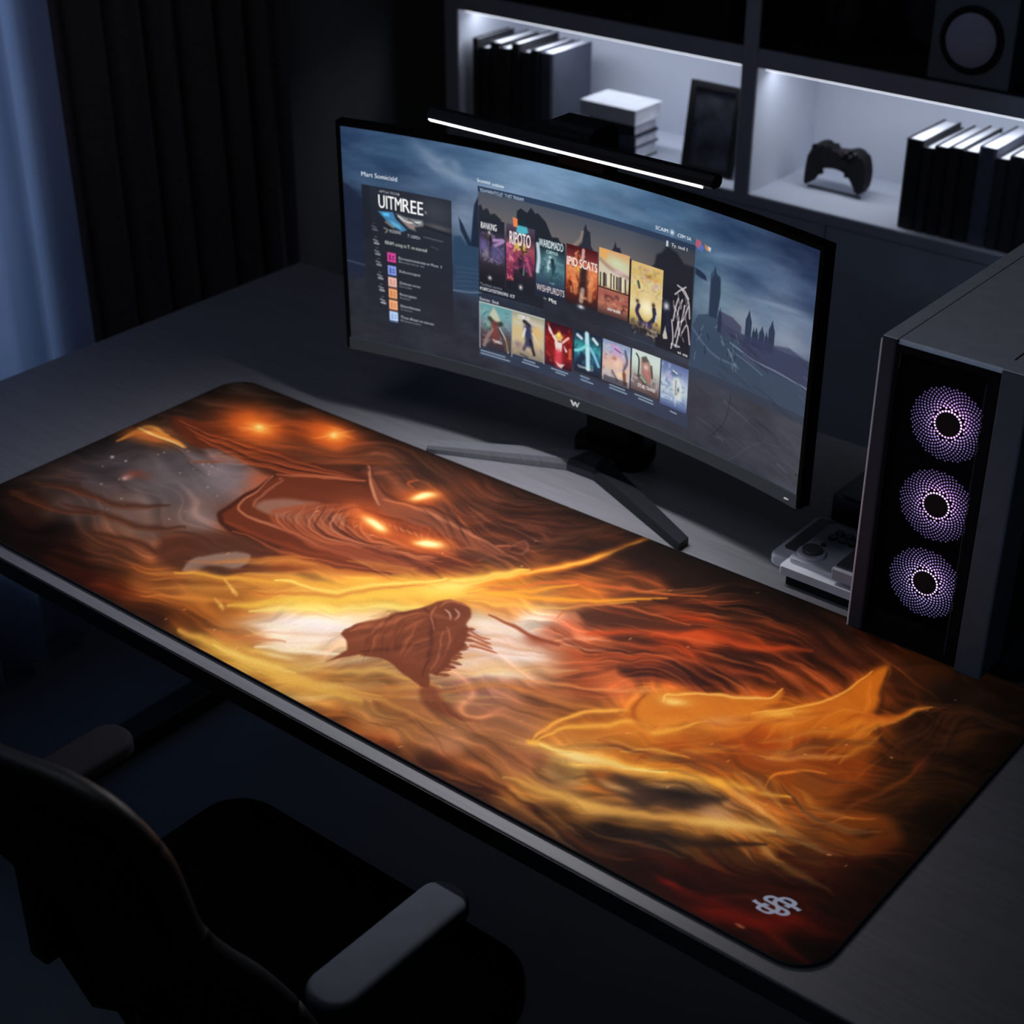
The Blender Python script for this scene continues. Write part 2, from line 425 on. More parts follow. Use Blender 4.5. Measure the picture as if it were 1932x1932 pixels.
# ================================================================== CURTAINS
def curtain(name, y0, y1, n, amp, m, label, cat, x=-2.16, seed=1, z0=FL+0.02, z1=1.42, ph=0.0):
    rg = random.Random(seed); b = nb(); rows = []
    N = n*14; Zs = 30
    offs = [rg.uniform(-0.5, 0.5) for _ in range(n+2)]; am = [rg.uniform(0.6, 1.15) for _ in range(n+2)]
    for k in range(Zs+1):
        t = k/Zs; z = z0+(z1-z0)*t; row = []
        for i in range(N+1):
            u = i/N; f = u*n; j = int(min(f, n-1)); w = f-j
            a = am[j]*(1-w)+am[j+1]*w; o = offs[j]*(1-w)+offs[j+1]*w
            th = 2*PI*f+o*1.6+ph+0.25*math.sin(3*t+j)
            flare = 0.75+0.35*(1-t)
            row.append((x+amp*a*flare*math.sin(th)+0.2*amp*math.sin(2.3*th+1), y0+(y1-y0)*u+0.25*amp*math.cos(th)*a, z))
        rows.append(row)
    grid_surface(b, rows)
    t = thing(name, (x, (y0+y1)/2, z0), label, cat)
    obj('curtain_panel', b, m, t, smooth='all')
    for k in range(n*1+1):
        yy = y0+0.012+(y1-y0-0.024)*k/n; b = nb()
        tube(b, [(x+0.022*math.cos(a*PI/6), yy, z1+0.016+0.022*math.sin(a*PI/6)) for a in range(12)], 0.003, 6, closed=True)
        obj('curtain_ring', b, M['dgrey'], t)
    return t
curtain('sheer_curtain', 0.50, 1.512, 10, 0.030, M['sheer'], 'pale blue translucent curtain lit from behind, at the left edge beside the desk', 'curtain', seed=5)
curtain('blackout_curtain', 1.516, 2.02, 7, 0.030, M['curtain'], 'heavy black curtain hanging in folds beyond the pale sheer curtain', 'curtain', seed=9)
b = nb(); tube(b, [(-2.16, 0.3, 1.436), (-2.16, 2.2, 1.436)], 0.010, 12)
rod = thing('curtain_rod', (-2.16, 1.25, 1.436), 'dark rod carrying the pale and black curtains above the window', 'curtain rod')
obj('rod', b, M['dgrey'], rod, smooth=True)
for yy in (0.3, 2.2):
    b = nb(); lathe(b, [(0.004, -0.02), (0.016, -0.012), (0.02, 0), (0.016, 0.012), (0.004, 0.02)], (-2.16, yy, 1.436), axis='y', n=16); obj('finial', b, M['dgrey'], rod, smooth=True)
    b = nb(); box(b, -2.25, -2.155, yy-0.006+(0.05 if yy < 1 else -0.05), yy+0.006+(0.05 if yy < 1 else -0.05), 1.428, 1.444, 0.002); obj('bracket', b, M['dgrey'], rod)

# ================================================================== DESK
desk = thing('desk', (-0.95, 1.33, FL), 'long grey wood-grain desk running under the mat, monitor and computer', 'desk')
b = nb(); box(b, -1.897, 0.10, 0.890, 1.772, -0.024, 0.0, 0.001, 2); top = obj('tabletop', b, M['desk'], desk)
b = nb(); box(b, -1.897, 0.10, 0.8885, 0.8898, -0.0235, -0.0012); obj('front_edge', b, M['desk_edge'], desk)  # dark strip over the desk front keeps it black under the fill spot
b = nb(); box(b, -1.82, 0.02, 0.945, 0.965, -0.060, -0.0245, 0.002); obj('front_rail', b, M['desk_edge'], desk)
b = nb(); box(b, -1.87, 0.07, 1.70, 1.725, -0.20, -0.0245, 0.002); obj('rear_rail', b, M['desk_edge'], desk)
for x in (-1.85, 0.03):
    b = nb()
    prism(b, [(0.935, -0.0245), (0.985, -0.0245), (0.985, FL+0.035), (0.935, FL+0.035)], x-0.012, x+0.024, 'x', 0.002)
    prism(b, [(1.645, -0.0245), (1.695, -0.0245), (1.695, FL+0.035), (1.645, FL+0.035)], x-0.012, x+0.024, 'x', 0.002)
    box(b, x-0.02, x+0.032, 0.90, 1.74, FL+0.001, FL+0.036, 0.004)
    box(b, x-0.008, x+0.02, 0.98, 1.65, -0.09, -0.06, 0.002)
    obj('leg', b, M['desk_leg'], desk)

# ================================================================== MONITOR
MX, HW, RR, YC = -1.0935, 0.3435, 1.364, 1.463   # centre x, half width, curve radius, y of the middle
ZB, ZT = 0.100, 0.4035
def cyl(x, off=0.0):
    """y of the curved front at x, moved back by off"""
    a = math.asin((x-MX)/RR); r = RR+off
    return (MX+r*math.sin(a), YC-RR+r*math.cos(a))
mon = thing('curved_monitor', (MX, 1.52, 0.0), 'wide curved monitor on a V-shaped stand, screen showing a game library menu', 'monitor')
N = 64
b = nb()
def arc_solid(b, x0, x1, z0, z1, o0, o1, n=N, back=None):
    fr = [cyl(x0+(x1-x0)*i/n, o0) for i in range(n+1)]; bk = [cyl(x0+(x1-x0)*i/n, o1 if back is None else back(i/n)) for i in range(n+1)]
    V = [[b.verts.new((p[0], p[1], z)) for p in fr] for z in (z0, z1)]; W = [[b.verts.new((p[0], p[1], z)) for p in bk] for z in (z0, z1)]
    for i in range(n):
        b.faces.new((V[0][i], V[0][i+1], V[1][i+1], V[1][i])); b.faces.new((W[0][i+1], W[0][i], W[1][i], W[1][i+1]))
        b.faces.new((V[1][i], V[1][i+1], W[1][i+1], W[1][i])); b.faces.new((V[0][i+1], V[0][i], W[0][i], W[0][i+1]))
    for e in (0, n): b.faces.new((V[0][e], V[1][e], W[1][e], W[0][e]))
arc_solid(b, MX-HW, MX+HW, ZB, ZT, 0.0015, 0.014)
obj('housing', b, M['plastic_m'], mon, smooth=True)
b = nb()
arc_solid(b, MX-0.23, MX+0.23, ZB+0.05, ZT-0.05, 0.014, 0.045)
obj('rear_cover', b, M['plastic'], mon, smooth=True)
b = nb()   # thin frame round the display
arc_solid(b, MX-HW, MX+HW, ZT-0.0045, ZT+0.0015, -0.002, 0.0145)
arc_solid(b, MX-HW-0.0015, MX-HW+0.004, ZB, ZT+0.0015, -0.002, 0.0145, 2)
arc_solid(b, MX+HW-0.004, MX+HW+0.0015, ZB, ZT+0.0015, -0.002, 0.0145, 2)
obj('bezel', b, M['bezel'], mon, smooth=True)
b = nb()
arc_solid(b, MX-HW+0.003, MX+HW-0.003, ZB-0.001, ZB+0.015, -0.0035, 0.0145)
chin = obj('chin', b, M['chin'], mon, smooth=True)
# small angular maker's mark on the chin and a power light at its right end
b = nb()
lx, ly = cyl(-1.091, -0.0042); lz = ZB+0.0072
def quad(b, pts, y): 
    vs = [b.verts.new((p[0], y, p[1])) for p in pts]; vs2 = [b.verts.new((p[0], y+0.0008, p[1])) for p in pts]
    b.faces.new(vs[::-1]); b.faces.new(vs2)
    for i in range(len(vs)): b.faces.new((vs[i], vs[(i+1) % len(vs)], vs2[(i+1) % len(vs)], vs2[i]))
for s in ([(-.0085, .004), (-.0055, .004), (-.002, -.002), (-.0035, -.0045)], [(-.0035, -.0045), (-.001, -.0045), (.0015, .001), (.0, .003)],
          [(.0, .003), (.0015, .001), (.0035, -.0045), (.0055, -.0045), (.0035, .001)], [(.004, -.0035), (.0055, -.0045), (.009, .004), (.0075, .004)]):
    quad(b, [(lx+p[0]*0.8, lz+p[1]*0.8) for p in s], ly)
obj('maker_mark', b, M['chrome'], chin)
b = nb(); px_, py_ = cyl(MX+HW-0.016, -0.0042); box(b, px_-0.003, px_+0.003, py_, py_+0.001, ZB+0.005, ZB+0.0068); obj('power_light', b, M['chrome'], chin)
# stand
b = nb()
prism(b, rrect(MX-0.045, MX+0.055, 1.512, 1.578, 0.018), 0.004, 0.026, 'z', 0.004)
box(b, MX-0.030, MX+0.040, 1.525, 1.562, 0.02, 0.30, 0.006)
box(b, MX-0.045, MX+0.045, 1.505, 1.545, 0.20, 0.29, 0.006)
obj('stand_neck', b, M['plastic_m'], mon, smooth=True)
# V foot: faceted bar, from left tip over the middle block to right tip
def bar_sweep(b, pts, ws, hs):
    rings = []
    for i, p in enumerate(pts):
        p = Vector(p); a = Vector(pts[max(i-1, 0)]); c = Vector(pts[min(i+1, len(pts)-1)])
        t = (c-a).normalized(); s = Vector((t.y, -t.x, 0)).normalized()
        w = ws[i]; h = hs[i]
        prof = [(-w, 0), (-w, h*0.8), (-w*0.93, h), (w*0.80, h*0.93), (w, h*0.5), (w, 0)]
        rings.append([b.verts.new(p+s*q[0]+Vector((0, 0, q[1]))) for q in prof])
    for i in range(len(rings)-1):
        for k in range(6): b.faces.new((rings[i][k], rings[i][(k+1) % 6], rings[i+1][(k+1) % 6], rings[i+1][k]))
    b.faces.new(rings[0][::-1]); b.faces.new(rings[-1])
b = nb()
F0, F1, F2, F3 = (-1.284, 1.408, 0.0008), (-1.108, 1.493, 0.0008), (-1.076, 1.493, 0.0008), (-0.890, 1.4085, 0.0008)
def bar3(b, pa, pb, wa, wb, ha, hb, ta, tb):
    """tapered bar between two cuts; ta, tb = direction of the cut line (front to back)"""
    R_ = []
    for p, w, h, t in ((pa, wa, ha, ta), (pb, wb, hb, tb)):
        s = -Vector((t[0], t[1], 0)).normalized(); p = Vector(p)
        R_.append([b.verts.new(p+s*q[0]*w+Vector((0, 0, q[1]*h))) for q in ((-1, 0), (-1, .8), (-.93, 1), (.80, .93), (1, .5), (1, 0))])
    for k in range(6): b.faces.new((R_[0][k], R_[0][(k+1) % 6], R_[1][(k+1) % 6], R_[1][k]))
    b.faces.new(R_[0][::-1]); b.faces.new(R_[1])
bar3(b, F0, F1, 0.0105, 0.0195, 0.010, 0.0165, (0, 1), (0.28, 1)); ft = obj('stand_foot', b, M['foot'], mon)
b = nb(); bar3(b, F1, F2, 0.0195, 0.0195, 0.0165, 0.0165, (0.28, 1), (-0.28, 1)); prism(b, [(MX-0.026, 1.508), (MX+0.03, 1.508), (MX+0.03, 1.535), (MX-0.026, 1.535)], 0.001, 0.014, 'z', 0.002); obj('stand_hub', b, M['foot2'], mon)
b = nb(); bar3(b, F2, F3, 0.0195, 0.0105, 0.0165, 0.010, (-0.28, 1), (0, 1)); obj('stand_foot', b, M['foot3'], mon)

# ================================================================== LIGHT BAR on the monitor
lb = thing('monitor_light_bar', (-1.0935, 1.445, 0.425), 'slim black light bar with a glowing white strip clipped on top of the monitor', 'lamp')
BX0, BX1, BY, BZ = -1.276, -0.880, 1.418, 0.4455
b = nb()
prof = [(-0.0125, -0.004), (-0.009, -0.0075), (0.004, -0.008), (0.008, -0.004), (0.008, 0.002), (0.004, 0.0062), (-0.006, 0.0062), (-0.0115, 0.002)]
prism(b, [(BY+p[0], BZ+p[1]) for p in prof], BX0, BX1, 'x', 0.0008, 1)
obj('bar_housing', b, M['plastic'], lb)
b = nb()
prism(b, [(BY-0.0136, BZ-0.0052), (BY-0.0128, BZ-0.0042), (BY-0.0098, BZ-0.0070), (BY-0.0106, BZ-0.0082)], BX0+0.004, BX1-0.012, 'x')
obj('led_strip', b, M['barled'], lb)
b = nb()
cxm = -1.085
prism(b, [(1.427, 0.4525), (1.440, 0.461), (1.474, 0.461), (1.484, 0.450), (1.486, 0.407), (1.478, 0.395), (1.4785, 0.407), (1.4785, 0.4125), (1.4585, 0.4125), (1.4575, 0.407), (1.4545, 0.407), (1.4515, 0.425), (1.427, 0.440)], cxm-0.034, cxm+0.030, 'x', 0.0012)
prism(b, [(cxm-0.060, 0.4535), (cxm-0.036, 0.457), (cxm+0.030, 0.457), (cxm+0.032, 0.447), (cxm-0.060, 0.447)], 1.428, 1.450, 'y')
obj('mount_clip', b, M['plastic_m'], lb)

# ================================================================== COMPUTER TOWER
px0, px1, py0, py1, pz1 = -0.654, -0.500, 1.372, 1.765, 0.350
pc = thing('computer_tower', ((px0+px1)/2, 1.56, 0.003), 'grey computer tower with three violet-lit fans behind its black front mesh', 'computer')
b = nb()   # side walls and top wrap round the front
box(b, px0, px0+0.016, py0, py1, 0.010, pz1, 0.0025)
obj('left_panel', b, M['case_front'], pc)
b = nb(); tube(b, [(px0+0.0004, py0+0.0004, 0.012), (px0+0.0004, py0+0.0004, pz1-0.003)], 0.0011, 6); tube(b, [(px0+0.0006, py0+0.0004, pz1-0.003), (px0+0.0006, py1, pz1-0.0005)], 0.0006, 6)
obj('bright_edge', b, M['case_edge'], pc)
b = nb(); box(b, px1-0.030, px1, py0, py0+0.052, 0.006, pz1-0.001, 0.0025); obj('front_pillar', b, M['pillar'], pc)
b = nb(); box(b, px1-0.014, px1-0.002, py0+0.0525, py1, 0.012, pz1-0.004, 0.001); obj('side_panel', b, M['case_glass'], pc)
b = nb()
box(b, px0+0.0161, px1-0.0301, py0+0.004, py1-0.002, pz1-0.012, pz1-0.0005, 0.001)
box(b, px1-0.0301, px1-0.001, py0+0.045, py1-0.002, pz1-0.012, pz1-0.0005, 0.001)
box(b, px0+0.0008, px0+0.0165, py0+0.001, py1-0.002, pz1-0.0006, pz1+0.0004, 0.0002)  # caps in the lighter tone give panel and pillar tops their lit colour
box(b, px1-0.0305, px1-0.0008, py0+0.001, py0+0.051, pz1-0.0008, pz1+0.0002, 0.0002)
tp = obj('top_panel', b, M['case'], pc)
b = nb()
box(b, -0.6435, -0.6415, 1.405, py1-0.01, pz1-0.0008, pz1+0.0003)
box(b, -0.5295, -0.5275, 1.398, py1-0.01, pz1-0.0008, pz1+0.0003)
obj('panel_gap', b, M['gap'], tp)
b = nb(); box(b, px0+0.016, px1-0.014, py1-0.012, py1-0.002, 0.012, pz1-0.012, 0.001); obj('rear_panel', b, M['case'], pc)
b = nb(); box(b, px0+0.002, px1-0.002, py0+0.006, py1, 0.006, 0.014, 0.001); obj('bottom_panel', b, M['case_glass'], pc)
for fx in (px0+0.02, px1-0.02):
    for fy in (py0+0.03, py1-0.04):
        b = nb(); lathe(b, [(0.009, 0.0), (0.010, 0.002), (0.010, 0.0065)], (fx, fy, 0.0005), n=20); obj('rubber_foot', b, M['plastic'], pc, smooth=True)
b = nb()   # black recess frame
gx0, gx1 = -0.6375, -0.5305
box(b, gx0, gx0+0.004, py0+0.001, py0+0.012, 0.010, pz1-0.006, 0.0005)
box(b, gx1-0.011, gx1, py0+0.001, py0+0.012, 0.010, pz1-0.006, 0.0005)
box(b, gx0+0.004, gx1-0.011, py0+0.001, py0+0.012, pz1-0.013, pz1-0.006, 0.0005)
box(b, gx0+0.004, gx1-0.011, py0+0.0035, py0+0.012, 0.010, 0.044, 0.0005)
obj('front_frame', b, M['recess'], pc)
b = nb(); box(b, gx0+0.003, gx1-0.010, py0+0.0065, py0+0.009, 0.042, pz1-0.011); obj('front_mesh', b, M['mesh'], pc)
b = nb()
tube(b, [(gx1-0.0125, py0+0.003, 0.02), (gx1-0.0125, py0+0.003, pz1-0.02)], 0.0006, 6); tube(b, [(gx0+0.0045, py0+0.002, pz1-0.03), (gx0+0.0045, py0+0.002, pz1-0.013)], 0.0006, 6)
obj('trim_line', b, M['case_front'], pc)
def fan(cz, ctop):
    cx_ = -0.5765; R = 0.0405; y = py0+0.0060
    b = nb(); lathe(b, [(R+0.001, 0.0), (R+0.001, 0.0035)], (cx_, y, cz), axis='y', n=56)
    f = obj('fan', b, M['fan'], pc, smooth=True)
    b = nb(); lathe(b, [(0.0118, -0.0012), (0.0125, 0.0), (0.0125, 0.001)], (cx_, y, cz), axis='y', n=40); obj('hub', b, M['plastic_m'], f, smooth=True)
    vs, fs, cols = [], [], []
    rg = random.Random(int(cz*1000)); r0 = 0.0140; sp = 0.00318
    hi, mid, lo = np.array((1.0, 0.62, 0.92)), np.array((0.62, 0.22, 0.75)), np.array((0.15, 0.13, 0.36))
    n_in = int(2*PI*r0/sp); sites = [(r0, 2*PI*i/n_in) for i in range(n_in)]
    cc_ = sp*0.565
    i = int((r0/cc_)**2)+10
    while cc_*math.sqrt(i) < R-0.001:
        r = cc_*math.sqrt(i); i += 1
        if r > r0+sp*0.75: sites.append((r, i*2.399963))
    for r, a in sites:
        x = cx_+r*math.cos(a); z = cz+r*math.sin(a)
        if x > gx1-0.0125 or x < gx0+0.005: continue
        t = (r-r0)/(R-r0); s = 0.00112*(1-0.15*t)
        w = max(0, math.sin(a+0.55))            # brighter to the upper right
        e = math.exp(-t*6)*(0.8+0.5*w); g = math.exp(-t*3.0)*(0.30+1.15*w)
        c = lo*(1.35-1.0*t)+mid*g+hi*e
        if cz < 0.12: c = c*np.array((0.9, 1.05, 1.0))
        m0 = len(vs)
        for q in range(6): vs.append((x+s*math.cos(q*PI/3), y-0.0004, z+s*math.sin(q*PI/3)))
        fs.append([m0+q for q in range(6)]); cols += [c*rg.uniform(0.8, 1.2)]*6
    me = bpy.data.meshes.new('light_points'); org = world_origin(f)
    me.from_pydata([tuple(P(*v)-org) for v in vs], [], fs)
    at = me.color_attributes.new('glow', 'FLOAT_COLOR', 'POINT')
    cc = np.ones((len(vs), 4), np.float32); cc[:, :3] = np.array(cols)
    at.data.foreach_set('color', cc.ravel()); me.materials.append(M['dots'])
    o = bpy.data.objects.new('light_points', me); COL.objects.link(o); o.parent = f
for cz in (0.275, 0.184, 0.093): fan(cz, 0)

# ================================================================== SMALL DEVICES beside the tower
sl = thing('desk_tablet', (-0.742, 1.50, 0.0), 'flat light grey slab lying behind the white control deck, left of the tower', 'tablet')
b = nb(); prism(b, rrect(-0.795, -0.690, 1.443, 1.557, 0.008), 0.0008, 0.013, 'z', 0.002); obj('body', b, M['white'], sl)
b = nb(); prism(b, rrect(-0.790, -0.695, 1.466, 1.553, 0.005), 0.0131, 0.0138, 'z'); obj('top_plate', b, M['dgrey'], sl)
cd = thing('control_deck', (-0.712, 1.46, 0.0), 'white control deck with a round dark dial and small keys beside the tower', 'controller')
b = nb(); prism(b, rrect(-0.764, -0.664, 1.412, 1.50, 0.003), 0.0142, 0.0245, 'z', 0.0015); obj('body', b, M['white'], cd)
b = nb(); box(b, -0.757, -0.672, 1.417, 1.440, 0.0005, 0.0141, 0.001); obj('plinth', b, M['plastic_m'], cd)  # dark block added under the body to read as a shadow gap
b = nb(); prism(b, rrect(-0.760, -0.668, 1.424, 1.525, 0.006), 0.0247, 0.031, 'z', 0.001); pl = obj('faceplate', b, M['offwhite'], cd)
b = nb(); lathe(b, [(0.0165, 0), (0.0165, 0.002), (0.0155, 0.0035), (0.014, 0.0035)], (-0.743, 1.446, 0.031), n=40); obj('dial_ring', b, M['offwhite'], cd, smooth=True)
b = nb(); lathe(b, [(0.0115, 0), (0.0115, 0.004), (0.0105, 0.005)], (-0.743, 1.447, 0.0335), n=36); obj('dial', b, M['dgrey'], cd, smooth=True)
for i in range(2):
    for j in range(4):
        kx = -0.746+0.0125*j+0.002*i; ky = 1.487+0.013*i
        b = nb(); prism(b, rrect(kx, kx+0.009, ky, ky+0.009, 0.0015), 0.031, 0.0345, 'z', 0.0008, 1)
        obj('key', b, M['keyblue'] if i == 1 and j < 3 else M['plastic'], cd)
b = nb(); lathe(b, [(0.003, 0), (0.003, 0.002)], (-0.742, 1.471, 0.031), n=16); obj('small_button', b, M['plastic'], cd, smooth=True)
gb = thing('card_reader', (-0.683, 1.45, 0.031), 'small grey box with a dark top on the white control deck, touching the tower side', 'box')
b = nb(); prism(b, rrect(-0.7005, -0.666, 1.414, 1.475, 0.002), 0.0312, 0.044, 'z', 0.001); obj('body', b, M['offwhite'], gb)
b = nb(); prism(b, rrect(-0.699, -0.668, 1.421, 1.473, 0.002), 0.0441, 0.046, 'z', 0.0006); obj('lid', b, M['dgrey'], gb)
nv = thing('external_drive', (-0.735, 1.625, 0.0), 'dark navy slab standing at the back of the desk between monitor and tower', 'drive')
b = nb(); prism(b, rrect(-0.790, -0.690, 1.575, 1.655, 0.004), 0.001, 0.035, 'z', 0.002); obj('body', b, M['navy'], nv)
b = nb(); prism(b, rrect(-0.780, -0.70, 1.582, 1.648, 0.004), 0.0351, 0.037, 'z', 0.0006); obj('top_plate', b, M['dgrey'], nv)
# ================================================================== BOOKSHELF WALL
SX0, SX1 = -2.125, -0.42
SY0, SY1 = 2.40, 2.62
shelf = thing('shelf_unit', ((SX0+SX1)/2, 2.5, FL), 'large slate-blue shelving unit behind the desk with two white lit compartments', 'shelf')
ZL, ZU = 0.050, 0.272          # lit row
ZU2 = 0.302; ZTT = 0.56        # dark row above
b = nb(); box(b, SX0, SX0+0.032, SY0, SY1, FL+0.001, 1.0, 0.001); obj('side_board', b, M['shelf'], shelf)
b = nb(); box(b, SX1-0.032, SX1, SY0, SY1, FL+0.001, 1.0, 0.001); obj('side_board', b, M['shelf'], shelf)
dv = [(-1.4575, -1.4285), (-0.790, -0.760)]
for (a, c) in dv:
    b = nb(); box(b, a, c, SY0, SY1, ZL, 0.97, 0.001); obj('divider', b, M['shelf'], shelf)
for (z0, z1) in ((ZL-0.02, ZL), (ZU, ZU2), (ZTT, ZTT+0.03), (0.97, 1.0)):
    if z1 > 0.6:
        b = nb(); box(b, SX0+0.0325, SX1-0.0325, SY0, SY1, z0, z1, 0.001); obj('shelf_board', b, M['shelf'], shelf); continue
    segs = [(SX0+0.0325, -1.458), (-1.428, -0.7905), (-0.7595, SX1-0.0325)]
    if z1 == ZL:
        b = nb(); box(b, SX0+0.0325, SX1-0.0325, SY0, SY1, z0, z1-0.0005, 0.001); obj('shelf_board', b, M['shelf'], shelf)
    else:
        for s in segs:
            b = nb(); box(b, s[0], s[1], SY0, SY1, z0, z1, 0.001); obj('shelf_board', b, M['shelf'], shelf)
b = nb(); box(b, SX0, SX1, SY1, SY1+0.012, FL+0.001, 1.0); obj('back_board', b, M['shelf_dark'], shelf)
# cupboard doors below
dx = np.linspace(SX0+0.033, SX1-0.033, 5)
for i in range(4):
    b = nb(); box(b, dx[i]+0.001, dx[i+1]-0.001, SY0+0.002, SY0+0.02, FL+0.04, ZL-0.022, 0.001); d_ = obj('cupboard_door', b, M['shelf'], shelf)
b = nb(); box(b, SX0+0.033, SX1-0.033, SY0+0.03, SY1, FL+0.002, FL+0.04); obj('plinth', b, M['shelf_dark'], shelf)
# white lining and hidden LED strips of the two lit compartments
for (a, c) in ((SX0+0.0327, -1.4577), (-1.4283, -0.7907)):
    b = nb(); t = 0.0015
    box(b, a, c, SY1-0.006, SY1-0.0005, ZL, ZU-0.0005)
    box(b, a, a+t, SY0+0.002, SY1-0.006, ZL, ZU-0.0005); box(b, c-t, c, SY0+0.002, SY1-0.006, ZL, ZU-0.0005)
    box(b, a, c, SY0+0.001, SY1-0.006, ZL-0.0004, ZL+0.0012)
    box(b, a, c, SY0+0.001, SY1-0.006, ZU-0.002, ZU-0.0005)
    obj('compartment_lining', b, M['shelf_in'], shelf)
    b = nb(); box(b, a+0.01, c-0.01, SY0+0.012, SY0+0.020, ZU-0.0065, ZU-0.0021); obj('led_strip', b, M['led'], shelf)
# dark lining of the upper row
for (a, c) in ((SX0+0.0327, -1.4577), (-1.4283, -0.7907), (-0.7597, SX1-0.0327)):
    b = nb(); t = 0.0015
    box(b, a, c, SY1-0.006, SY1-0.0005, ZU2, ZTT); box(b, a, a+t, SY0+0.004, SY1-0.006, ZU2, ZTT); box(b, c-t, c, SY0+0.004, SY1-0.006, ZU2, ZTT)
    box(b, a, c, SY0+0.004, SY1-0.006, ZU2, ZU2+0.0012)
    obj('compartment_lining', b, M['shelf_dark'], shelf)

# ---- books
def book(x0, th, h, d, y0, z, cov, label, group, lean=0.0):
    t = thing('book', (x0+th/2, y0+d/2, z), label, 'book', group)
    c = 0.0022; b = nb()
    pts = [(x0, y0+0.003), (x0+th*0.15, y0), (x0+th*0.85, y0), (x0+th, y0+0.003), (x0+th, y0+d), (x0+th-c, y0+d), (x0+th-c, y0+c+0.002), (x0+c, y0+c+0.002), (x0+c, y0+d), (x0, y0+d)]
    prism(b, pts, z+0.0002, z+h, 'z'); obj('cover', b, M[cov], t)
    b = nb(); box(b, x0+c, x0+th-c, y0+c+0.0025, y0+d-0.003, z+0.002, z+h-0.003); obj('pages', b, M['paper'], t)
    if lean:
        t.rotation_euler = (0, lean, 0)
    return t
zf = ZL+0.0014
nth = ['first', 'second', 'third', 'fourth', 'fifth', 'sixth', 'seventh', 'eighth', 'ninth', 'tenth', 'eleventh', 'twelfth', 'thirteenth', 'fourteenth']
x = -2.072; specs = [(0.014, .165, 'cover1'), (0.021, .150, 'cover1'), (0.028, .163, 'cover1'), (0.026, .158, 'cover3'), (0.021, .170, 'cover1'), (0.026, .157, 'cover2'), (0.021, .166, 'cover1'), (0.030, .164, 'cover4')]
cn = {'cover1': 'black', 'cover2': 'charcoal', 'cover3': 'dark plum', 'cover4': 'slate'}
for i, (th, h, c) in enumerate(specs):
    lab = 'upright %s book in the left lit compartment, %s from the row\'s left end' % (cn[c], nth[i])
    if i == len(specs)-1: lab = 'thick slate book closing the right end of the row in the left lit compartment'
    book(x, th, h, 0.112+0.005*((i*5) % 3), 2.418+0.004*((i*7) % 3), zf, c, lab, 'upright books in the left lit compartment'); x += th+0.0008
x = -1.150; rg = random.Random(3)
for i in range(13):
    th = [0.030, 0.018, 0.024, 0.022, 0.026, 0.030, 0.020, 0.026, 0.024, 0.03, 0.02, 0.024, 0.026][i]
    h = [.150, .141, .147, .150, .149, .161, .148, .156, .150, .158, .146, .152, .15][i]
    c = ['cover1', 'cover2', 'cover1', 'cover3', 'cover1', 'cover4', 'cover2', 'cover1', 'cover3', 'cover1', 'cover2', 'cover1', 'cover1'][i]
    lab = '%s book, %s from the left in the row right of the gamepad' % (cn[c], nth[i])
    if i == 0: lab = 'black book at the left end of the row beside the gamepad'
    book(x, th, h, 0.135+0.005*((i*5) % 4), 2.414+0.004*((i*3) % 3), zf, c, lab, 'upright books in the right lit compartment'); x += th+0.0008
# ---- flat stack
def flat_book(x0, x1, y0, y1, z, h, cov, label):
    t = thing('book', ((x0+x1)/2, (y0+y1)/2, z), label, 'book', 'books lying in a flat stack')
    b = nb(); c = 0.002
    prism(b, [(y0, z), (y1, z), (y1, z+c), (y0+c, z+c), (y0+c, z+h-c), (y1, z+h-c), (y1, z+h), (y0, z+h)], x0, x1, 'x'); obj('cover', b, M[cov], t)
    b = nb(); box(b, x0+0.003, x1-0.003, y0+c, y1-0.003, z+c, z+h-c); obj('pages', b, M['paper'], t)
flat_book(-1.790, -1.682, 2.418, 2.490, zf+0.0002, 0.026, 'cover2', 'charcoal book at the bottom of the flat stack')
flat_book(-1.796, -1.680, 2.414, 2.488, zf+0.0266, 0.020, 'cover4', 'slate book second from the bottom of the flat stack')
flat_book(-1.788, -1.684, 2.416, 2.490, zf+0.0470, 0.022, 'cover2', 'charcoal book under the topmost one in the flat stack')
flat_book(-1.802, -1.678, 2.408, 2.494, zf+0.0696, 0.028, 'coverw', 'white book on top of the flat stack in the left lit compartment')
# ---- picture frame
pf = thing('picture_frame', (-1.544, 2.47, zf), 'black picture frame with a dark picture leaning beside the flat stack of books', 'picture frame')
rot = Matrix.Rotation(math.radians(-8), 3, 'X')
def pfo(name, bm, m):
    for v in bm.verts: v.co = Vector((0, 2.44, zf+0.0005))+rot@(v.co-Vector((0, 2.44, zf+0.0005)))
    return obj(name, bm, m, pf)
X0, X1, Z0_, Z1_ = -1.598, -1.490, zf+0.0025, zf+0.160
b = nb(); w = 0.012
box(b, X0, X0+w, 2.44, 2.45, Z0_, Z1_, 0.001); box(b, X1-w, X1, 2.44, 2.45, Z0_, Z1_, 0.001); box(b, X0+w, X1-w, 2.44, 2.45, Z0_, Z0_+w, 0.001); box(b, X0+w, X1-w, 2.44, 2.45, Z1_-w, Z1_, 0.001)
pfo('frame', b, M['plastic_m'])
b = nb(); box(b, X0+w, X1-w, 2.444, 2.449, Z0_+w, Z1_-w); pfo('picture', b, M['photo'])
b = nb(); prism(b, [(2.449, Z0_+0.10), (2.452, Z0_+0.10), (2.478, Z0_+0.013), (2.474, Z0_+0.012)], -1.560, -1.530, 'x'); pfo('easel_leg', b, M['plastic_m'])
